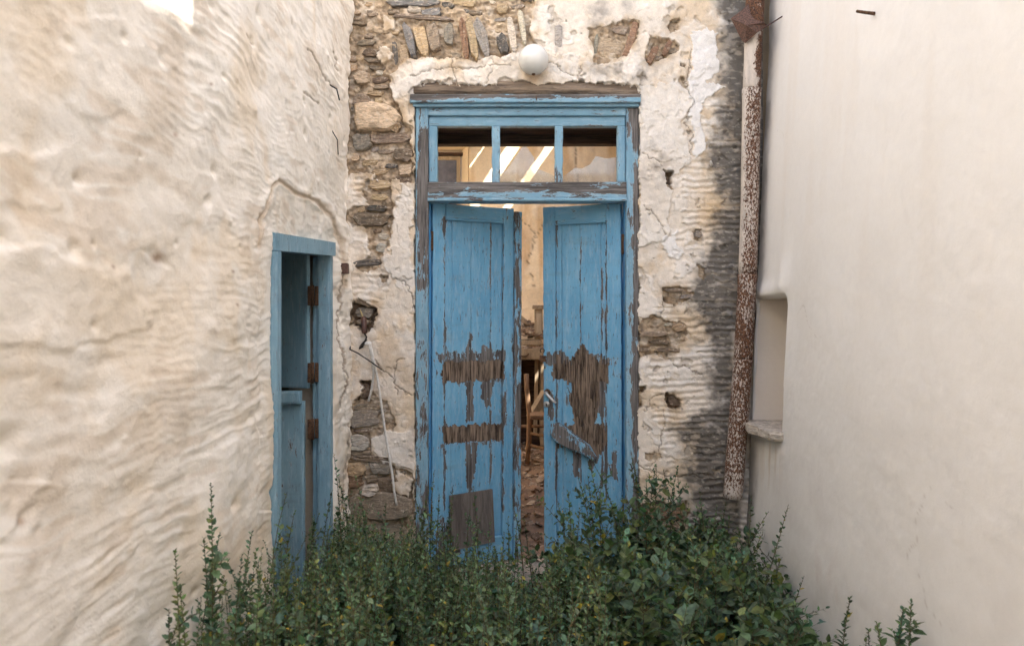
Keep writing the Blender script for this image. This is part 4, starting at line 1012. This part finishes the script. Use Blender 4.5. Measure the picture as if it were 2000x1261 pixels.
def floor_z(x, y): return .20 + .13 * sst(.8, 3.0, y) + .045 * fbm(x * 2.2, y * 2.2, 140) + .022 * fbm(x * 9, y * 9, 141) + .012 * fbm(x * 28, y * 28, 142)
rough_sheet('room_floor', -2.0, 2.45, .3, 4.42, (190, 190), floor_z, (.235, .16, .11), M_SOIL)
def chips(name, n, xf, yf, zf, size, cols, seed=1):
    rg = np.random.default_rng(seed); Vs, Fs, Cs = [], [], []
    q8 = np.array([(x, y, z) for x in (-.5, .5) for y in (-.5, .5) for z in (-.5, .5)])
    f6 = np.array([(0,1,3,2), (4,6,7,5), (0,4,5,1), (2,3,7,6), (0,2,6,4), (1,5,7,3)])
    for k in range(n):
        x, y = xf(rg), yf(rg); s = size * rg.uniform(.4, 1.5) * np.array((1, rg.uniform(.5, 1), rg.uniform(.15, .45)))
        M = np.array(Euler(rg.uniform(-.6, .6, 2).tolist() + [rg.uniform(0, 6.3)]).to_matrix())
        p = (q8 + rg.uniform(-.14, .14, (8, 3))) * s @ M.T + np.array((x, y, float(zf(np.array(x), np.array(y))) + s[2] * .4))
        Vs.append(p); Fs.append(f6 + 8 * k); Cs.append(np.tile(np.array(cols[rg.integers(len(cols))]) * rg.uniform(.7, 1.2), (8, 1)))
    return link(name, mesh_from(name, np.concatenate(Vs), np.concatenate(Fs), M_STONE, False, np.concatenate(Cs)))
DEB = [(.34, .25, .17), (.26, .18, .12), (.42, .33, .24), (.20, .13, .085)]
tag(chips('floor_rubble', 1700, lambda r: r.uniform(-.9, 1.3), lambda r: r.uniform(.6, 4.3), floor_z, .05, DEB, 3), kind='stuff')
tube('fallen_stick', [P3(1005, 1002, 1.6), P3(1030, 996, 1.75), P3(1062, 985, 1.9)], .012, M_CHAIR)
o = bpy.data.objects['fallen_stick']; tag(o, 'thin fallen stick on the rubble between the door leaves', 'stick')
tube('fallen_lath', [P3(1000, 832, 3.3), P3(1062, 832, 3.3)], .016, M_CHAIR)
tag(bpy.data.objects['fallen_lath'], 'long brown lath lying behind the broken chair', 'lath')

# washstand heaped with debris, seen through the gap
D = BY - .55
dk = thing('dressing_table', 'old dressing table with an open drawer, heaped with plaster debris', 'table', (0, 0, 0))
def fpx(u0, u1, v0, v1, ya, yb): a, b = P3(u0, v1, ya), P3(u1, v0, ya); return (a[0], b[0], ya, yb, a[2], b[2])
box('table_top', fpx(930, 1058, 664, 674, D, BY - .05), M_DESK, dk, .002)
box('drawer', fpx(948, 1068, 683, 702, D - .14, D + .2), M_DARKW, dk, .002); b = fpx(946, 1070, 680.5, 702, D - .165, D - .141)
box('drawer_front', b, M_DESK, dk, .002)
tube('drawer_pull', [P3(1023 + 9 * math.cos(t), 690 + 6 * math.sin(t), D - .18) for t in np.linspace(0, math.pi, 8)], .008, M_HINGE, dk, 6, .5)
box('side_panel', fpx(1056, 1066, 674.5, 870, D, BY - .1), M_DESK, dk, .003); box('side_panel', fpx(925, 935, 674.5, 870, D, BY - .1), M_DESK, dk, .003)
box('back_panel', fpx(935, 1056, 703, 870, BY - .14, BY - .09), M_DARKW, dk, .003)
box('brace_board', fpx(1040, 1047, 703, 850, D + .02, D + .05), M_DESK, dk, .002).rotation_euler = (0, R(1.2), 0)
po = box('mirror_post', fpx(1044, 1060, 604, 663, D + .02, D + .10), M_DESK, dk, .002); box('post_cap', fpx(1040, 1064, 596, 603, D, D + .12), M_DESK, po, .002)
box('post_panel', fpx(1048, 1058, 612, 650, D + .012, D + .0195), M_PALEW, po, .001)
arcp = [P3(978 + 58 * math.cos(t), 660 - 52 * math.sin(t), D + .2) for t in np.linspace(math.pi, .0, 18)]
tube('arched_mirror_frame', arcp, .034, M_DESK, dk, 8)
zt_ = P3(0, 664, D)[2]
def heap(x, y): return zt_ + .20 * np.exp(-((x - .08) / .26) ** 2 - ((y - D - .22) / .2) ** 2)
rub = chips('debris_heap', 420, lambda r: r.uniform(-.3, .36), lambda r: r.uniform(D + .01, D + .42), heap, .06, DEB, 5)
tag(rub, kind='stuff')
hs = np.linspace(-.32, .37, 30); hy = np.linspace(D + .005, D + .45, 20); HX, HY = np.meshgrid(hs, hy)
me = mesh_from('debris_mound', np.stack([HX, HY, heap(HX, HY) + .012 * fbm(HX * 30, HY * 30, 4) - .012], -1).reshape(-1, 3), grid_faces(20, 30), M_SOIL, True, (.30, .22, .15)); tag(link('debris_mound', me), kind='stuff')
zd = P3(0, 684, D - .1)[2]
tag(chips('drawer_debris', 60, lambda r: r.uniform(-.2, .36), lambda r: r.uniform(D - .13, D + .0), lambda x, y: zd + .012 + 0 * x, .05, DEB, 6), kind='stuff')

# broken chair
cy = 3.0
ch = thing('broken_chair', 'broken brown wooden chair tilted on the rubble inside the doorway', 'chair', (0, 0, 0))
tube('back_post', [P3(1028, 730, cy), P3(1029, 760, cy), P3(1034, 810, cy), P3(1033, 860, cy), P3(1030, 905, cy)], [.026, .025, .026, .027, .024], M_CHAIR, ch, 8)
tube('back_post', [P3(1100, 738, cy + .1), P3(1102, 810, cy + .1), P3(1098, 905, cy + .1)], [.024, .026, .024], M_CHAIR, ch, 8)
for v, v2, y2 in ((816, 818, .12), (845, 858, -.3), (868, 884, -.3)):
    tube('rung', [P3(1034, v, cy), P3(1095, v2, cy + y2)], .014, M_CHAIR, ch, 7)
tube('front_leg', [P3(1092, 800, cy - .32), P3(1090, 915, cy - .34)], .022, M_CHAIR, ch, 7)
box('seat_slat', fpx(1036, 1100, 812, 818, cy - .3, cy + .05), M_CHAIR, ch, .004)
V, F = tube_vf([P3(1036, 815, cy + .15), P3(1066, 765, cy + .3)], [.05, .05], 4)
me = mesh_from('propped_board', V, F, M_DESK, False); fix_normals(me); tag(link('propped_board', me), 'pale board propped slantwise behind the broken chair', 'board')

# ------------------------------------------------------------------ weeds
LT = np.array([(0, 0, 0), (.33, 0, -.02), (.68, 0, -.03), (1, 0, -.10), (.30, .30, .05), (.66, .24, .03), (.30, -.30, .05), (.66, -.24, .03)])
LF = np.array([(0, 1, 4, 4), (1, 2, 5, 4), (2, 3, 5, 5), (0, 6, 1, 1), (1, 6, 7, 2), (2, 7, 3, 3)])
def leaves_arrays(pos, dirs, size, colr, rg):
    n = len(pos)
    d = dirs / np.linalg.norm(dirs, axis=1, keepdims=True)
    up = np.tile(np.array((0, 0, 1.)), (n, 1)) + rg.normal(0, .35, (n, 3))
    s = np.cross(up, d); s /= np.linalg.norm(s, axis=1, keepdims=True) + 1e-9
    t = np.cross(d, s)
    P = pos[:, None] + size[:, None, None] * (LT[None, :, 0:1] * d[:, None] + LT[None, :, 1:2] * s[:, None] + LT[None, :, 2:3] * t[:, None])
    return P.reshape(-1, 3), np.repeat(colr, 8, 0)
def leaf_faces(n):
    tri = [[0, 1, 4], [1, 5, 4], [1, 2, 5], [2, 3, 5], [0, 6, 1], [1, 6, 7], [1, 7, 2], [2, 7, 3]]
    return (np.array(tri)[None] + 8 * np.arange(n)[:, None, None]).reshape(-1, 3)
def leaf_cols(n, rg, tone):
    g = np.array((.080, .128, .068)) * tone
    c = g * rg.uniform(.6, 1.5, (n, 1)) * (1 + rg.normal(0, .08, (n, 3)))
    y = rg.random(n) < .10; c[y] = np.array((.15, .18, .06)) * rg.uniform(.7, 1.2, (y.sum(), 1))
    y = rg.random(n) < .012; c[y] = np.array((.38, .29, .05))
    return c
class Weed:
    def __init__(s, seed): s.rg = np.random.default_rng(seed); s.p, s.d, s.z, s.st = [], [], [], []
    def shoot(s, base, tip, lsize, sp=.016, bare=.15, r0=.0042, branches=0, blen=.16):
        rg = s.rg; base, tip = np.array(base, float), np.array(tip, float); L = np.linalg.norm(tip - base)
        k = np.linspace(0, 1, 7)[:, None]
        bow = np.array((rg.normal(0, .05), rg.normal(0, .05), 0)) * L
        pts = base + (tip - base) * k + bow * np.sin(k * math.pi) + np.array((0, 0, .06 * L)) * np.sin(k * math.pi)
        s.st.append((pts, r0))
        n = max(4, int(L * (1 - bare) / sp)); t = np.linspace(bare, 1, n) ** .92
        pos = np.stack([np.interp(t, k[:, 0], pts[:, i]) for i in range(3)], 1)
        ax = (tip - base) / L; a = np.arange(n) * 2.4 + rg.uniform(0, 6) + rg.normal(0, .3, n)
        e1 = np.cross(ax, (.3, .2, .9)); e1 /= np.linalg.norm(e1) + 1e-9; e2 = np.cross(ax, e1)
        rise = rg.uniform(.1, .75, n) + t ** 4 * .8
        s.p.append(pos); s.d.append(np.cos(a)[:, None] * e1 + np.sin(a)[:, None] * e2 + ax * rise[:, None])
        s.z.append(lsize * rg.choice([.6, .8, 1, 1.25, 1.5], n) * rg.uniform(.85, 1.15, n) * (1.05 - .72 * t ** 3))
        for b in range(branches):
            tb = rg.uniform(max(bare, .25), .85); q0 = np.array([np.interp(tb, k[:, 0], pts[:, i]) for i in range(3)])
            az = rg.uniform(0, 6.28); dr = np.array((math.cos(az), math.sin(az), rg.uniform(.5, 1.4))); dr /= np.linalg.norm(dr)
            s.shoot(q0, q0 + dr * blen * rg.uniform(.6, 1.2), lsize * .85, sp * .85, .1, r0 * .55)
    def arrays(s, clampf=True):
        P = np.concatenate(s.p); Dd = np.concatenate(s.d); Z = np.concatenate(s.z)
        if clampf: P[:, 0] = np.clip(P[:, 0], -.925, 1.37); P[:, 1] = np.minimum(P[:, 1], -.05)
        return P, Dd, Z
    def stems(s):
        L = []
        for pts, r in s.st:
            if len(pts): L.append(tube_vf(pts, [r * (1 - .75 * i / 6) for i in range(7)], 4, False))
        V, F = join_vf(L); return np.array(V), np.array(F)
def build_weed(w, name, label, group=None, tone=1.0, loose=0, cat='plant', kind=None):
    P, Dd, Z = w.arrays(); c = leaf_cols(len(P), w.rg, tone)
    sh = np.repeat(np.arange(len(w.z)), [len(z) for z in w.z]); k_ = w.rg.uniform(.7, 1.35, len(w.z)); h_ = w.rg.normal(0, .12, len(w.z))
    c = c * k_[sh][:, None] * np.stack([1 + h_[sh], 1 + .2 * h_[sh], 1 - h_[sh]], 1)
    b = P.mean(0)
    if kind:
        V, cc = leaves_arrays(P, Dd, Z, c, w.rg); tag(link(name, mesh_from(name, V, leaf_faces(len(P)), M_LEAFG, False, cc)), kind=kind)
        V, F = w.stems(); tag(link(name + '_stems', mesh_from(name + '_stems', V, F, M_STEM, True)), kind=kind); return
    o = thing(name, label, cat, (0, 0, 0), group=group)
    V, F = w.stems(); link('stem', mesh_from('stem', V, F, M_STEM, True), o)
    idx = np.argsort(-Z / (P[:, 1] - CAM_Y)); big, rest = idx[:loose], idx[loose:]
    V, cc = leaves_arrays(P[rest], Dd[rest], Z[rest], c[rest], w.rg)
    tag(link('foliage', mesh_from('foliage', V, leaf_faces(len(rest)), M_LEAFG, False, cc), o), kind='stuff')
    if loose:
        mes = []
        for k in range(6):
            cc = leaf_cols(1, w.rg, tone)[0] if k < 5 else np.array((.16, .18, .05))
            mes.append(mesh_from('leaf', LT, leaf_faces(1), M_LEAFG, False, tuple(cc)))
        for i in big:
            d = Vector(Dd[i]).normalized(); up = Vector((w.rg.normal(0, .35), w.rg.normal(0, .35), 1)); s_ = up.cross(d).normalized(); t_ = d.cross(s_)
            M = Matrix(((d.x, s_.x, t_.x, P[i, 0]), (d.y, s_.y, t_.y, P[i, 1]), (d.z, s_.z, t_.z, P[i, 2]), (0, 0, 0, 1))) @ Matrix.Scale(Z[i], 4)
            link('leaf', mes[int(w.rg.integers(6)) if w.rg.random() < .5 else int(w.rg.integers(5))], o, M)
    return o
def tipped(w, u, v, y, drop=None, ls=.028, br=2, lean=0.0, **k):
    """a shoot whose tip reaches the place the photograph shows"""
    if u < 999: y = min(y, .895 * FPX / (1000 - u) + CAM_Y)
    if u > 1001: y = min(y, 1.345 * FPX / (u - 1000) + CAM_Y)
    t = np.array(P3(u, v, y)); b = np.array((t[0] - lean + w.rg.normal(0, .03), min(y + w.rg.normal(0, .05), -.06), .0))
    w.shoot(b, t, ls, branches=br, **k)

# the big leafy weed at the right
w = Weed(1)
for (u, v, y, ls, br, lean) in [(1090, 985, -.45, .034, 4, -.1), (1110, 960, -.5, .036, 4, -.12), (1130, 935, -.4, .036, 4, -.1), (1150, 900, -.45, .034, 4, -.08), (1172, 960, -.6, .040, 4, -.05), (1195, 985, -.7, .042, 4, 0), (1215, 975, -.5, .040, 4, 0), (1232, 905, -.35, .036, 4, 0), (1250, 950, -.6, .042, 5, 0), (1280, 912, -.4, .036, 4, .05), (1296, 975, -.6, .042, 4, .05), (1322, 918, -.4, .034, 4, .08), (1345, 985, -.6, .042, 4, .1), (1368, 985, -.35, .036, 4, .1), (1395, 1010, -.6, .042, 4, .14), (1425, 1010, -.5, .040, 4, .18), (1180, 1040, -.9, .046, 5, 0), (1240, 1060, -1.0, .048, 5, 0), (1300, 1060, -.95, .048, 5, 0), (1360, 1060, -.9, .046, 5, .05), (1140, 1060, -.85, .044, 5, -.05), (1210, 1120, -1.15, .048, 5, 0), (1290, 1130, -1.2, .05, 5, 0), (1120, 1120, -1.05, .042, 4, 0), (1400, 1090, -.95, .046, 4, .1), (1340, 1160, -1.25, .048, 4, .05), (1420, 1150, -1.1, .046, 4, .1), (1460, 1060, -.7, .042, 4, .15)]:
    tipped(w, u, v, y, ls=ls * 1.25, br=br, lean=lean, sp=.016, blen=.2)
build_weed(w, 'bushy_weed', 'broad dark green weed with large leaves in front of the right door leaf', None, 1.0, 260)
w = Weed(2)
for (u, v, y, ls, br, lean) in [(1468, 968, -.45, .032, 3, .1), (1500, 1000, -.5, .032, 3, .14), (1540, 985, -.62, .03, 2, .3), (1512, 1060, -.6, .036, 4, .15), (1525, 1090, -.65, .04, 3, .15), (1490, 1040, -.5, .034, 4, .12)]:
    tipped(w, u, v, y, ls=ls, br=br, lean=lean)
build_weed(w, 'climbing_weed', 'leafy weed leaning up against the pale right wall under the niche', None, 1.0, 60)
w = Weed(3)
for (u, v, y, lean) in [(1570, 1125, -.85, .35), (1540, 1165, -.9, .25), (1500, 1150, -.85, .2)]: tipped(w, u, v, y, ls=.034, br=2, lean=lean)
build_weed(w, 'arching_weed', 'low weed arching sideways onto the foot of the pale right wall', None, 1.0, 30)
w = Weed(4)
for (u, v, y, lean) in [(1560, 1222, -1.2, .1), (1540, 1235, -1.2, .05), (1585, 1245, -1.25, .1), (1510, 1215, -1.15, 0), (1470, 1200, -1.2, 0)]: tipped(w, u, v, y, ls=.038, br=3, lean=lean)
build_weed(w, 'low_weed', 'short leafy weed at the bottom right beside the pale wall', None, 1.0, 30)
for k, (u, v, y, n, lab) in enumerate([(1660, 1168, -2.1, 1, 'single blurred upright sprig near the camera by the pale wall'), (1780, 1172, -2.15, 3, 'rightmost blurred group of spiky sprigs near the camera'), (1712, 1215, -2.1, 3, 'short blurred sprigs between the taller ones near the camera')]):
    w = Weed(40 + k)
    for j in range(n): tipped(w, u - j * 22 + 6 * j * j, v + j * 16, y + .06 * j, ls=.036, br=2, sp=.0065, lean=-.04, blen=.06)
    build_weed(w, 'upright_sprig', lab, 'sprigs near the camera', .95)
# single tall sprigs
for k, (tips, lab) in enumerate([
    ([(412, 945, -1.75), (430, 1040, -1.75), (398, 1050, -1.8), (444, 1098, -1.75), (412, 1100, -1.8)], 'tallest thin sprig rising against the whitewashed left wall'),
    ([(342, 1075, -2.05), (352, 1150, -2.05), (360, 1180, -2.0), (330, 1190, -2.1)], 'leftmost sprig, by the foot of the whitewashed wall'),
    ([(492, 1040, -1.62), (486, 1090, -1.6), (500, 1110, -1.6)], 'slender sprig at the near edge of the small blue door'),
    ([(560, 962, -.95), (575, 1000, -.95), (548, 1040, -1.0)], 'sprig with side leaves standing in front of the small blue door'),
    ([(622, 1005, -.75), (608, 1020, -.8), (632, 1050, -.75)], 'sprig in front of the far jamb of the small blue door'),
    ([(652, 885, -.42), (660, 930, -.4), (648, 960, -.45), (668, 960, -.4), (676, 985, -.35)], 'sprig climbing the corner between the left wall and the facade'),
    ([(848, 920, -.4), (838, 950, -.4), (858, 965, -.45), (820, 985, -.35)], 'tall sprig in front of the hinge side of the left door leaf'),
    ([(884, 950, -.45), (878, 985, -.45), (924, 952, -.45), (918, 990, -.45)], 'pair of sprigs crossing the plywood patch'),
    ([(1002, 985, -.3), (992, 1010, -.3), (1022, 1010, -.35), (1008, 1035, -.4), (985, 1040, -.35)], 'sprig standing in the gap between the two door leaves'),
    ([(1153, 892, -.42), (1148, 930, -.45), (1140, 950, -.42)], 'sprig reaching highest before the loose batten of the right door leaf'),
    ([(1232, 880, -.3), (1240, 915, -.3), (1262, 935, -.3)], 'sprig before the right jamb of the door frame'),
    ([(1282, 905, -.28), (1296, 918, -.3), (1322, 912, -.28), (1318, 950, -.3)], 'pair of sprigs before the grooved plaster right of the door'),
    ([(1366, 955, -.25), (1360, 985, -.25), (1400, 985, -.25), (1418, 980, -.25)], 'small sprig below the foot of the drainpipe'),
    ([(742, 1085, -1.9), (735, 1130, -1.9)], 'pale blurred spike near the camera left of centre'),
    ([(978, 1070, -1.7), (972, 1105, -1.7), (930, 1110, -1.75)], 'yellowish blurred spike near the camera at the centre'),
]):
    w = Weed(60 + k)
    yel = k in (13, 14)
    for (u, v, y) in tips: tipped(w, u, v, y, ls=.030 if y > -1 else .031, br=1 if k > 3 else 4, sp=.013 if k > 2 else .0075, blen=.09 if k > 2 else .07)
    o = build_weed(w, 'weed_sprig', lab, 'single weed sprigs', 1.9 if yel else 1.1, 8)
# the thicket between them
ENV = [(270, 1262), (310, 1195), (360, 1130), (430, 1110), (480, 1085), (530, 1050), (580, 1055), (630, 1035), (660, 1000), (690, 975), (720, 1010), (760, 1030), (800, 1015), (850, 1030), (900, 1040), (950, 1050), (985, 1085), (1030, 1120), (1065, 1085), (1100, 1020), (1160, 1005), (1230, 975), (1300, 985), (1350, 1010), (1420, 1020), (1480, 1065), (1520, 1120), (1545, 1190), (1570, 1265)]
eu, ev = [p[0] for p in ENV], [p[1] for p in ENV]
def thicket(seed, n, box_, ls, tone, name, br, sp, blen, spire=0.0, hmax=.95):
    w = Weed(seed); rg = w.rg; cnt = 0; tries = 0
    while cnt < n and tries < n * 30:
        tries += 1
        x, y = rg.uniform(box_[0], box_[1]), rg.uniform(box_[2], box_[3])
        h = rg.uniform(.38, hmax)
        u, v = proj(np.array(x), np.array(y), np.array(h))
        lim = np.interp(u, eu, ev) + (rg.uniform(0, 70) if rg.random() > spire else -rg.uniform(0, 55))
        if not (255 < u < 1590): continue
        if v < lim:
            h = CAM_Z + (630.5 - lim) / FPX * (y - CAM_Y)
            if h < .10: continue
        w.shoot((x + rg.normal(0, .05), min(y + rg.normal(0, .05), -.08), 0), (x, y, h), ls * rg.uniform(.8, 1.2), sp=sp, bare=.2, branches=br, blen=blen, r0=.003); cnt += 1
    build_weed(w, name, None, tone=tone, kind='stuff')
thicket(91, 600, (-.92, .36, -2.35, -.10), .028, 1.15, 'undergrowth', 2, .0105, .09, .06)
thicket(92, 165, (.26, 1.34, -2.0, -.10), .058, .88, 'broadleaf_undergrowth', 5, .019, .17, .05)
thicket(94, 70, (.05, 1.30, -2.0, -.30), .028, 1.1, 'fine_undergrowth', 3, .012, .10, .10)
thicket(93, 420, (-.94, -.45, -2.6, -.35), .028, 1.15, 'wallside_undergrowth', 2, .0105, .08, .09, 1.15)
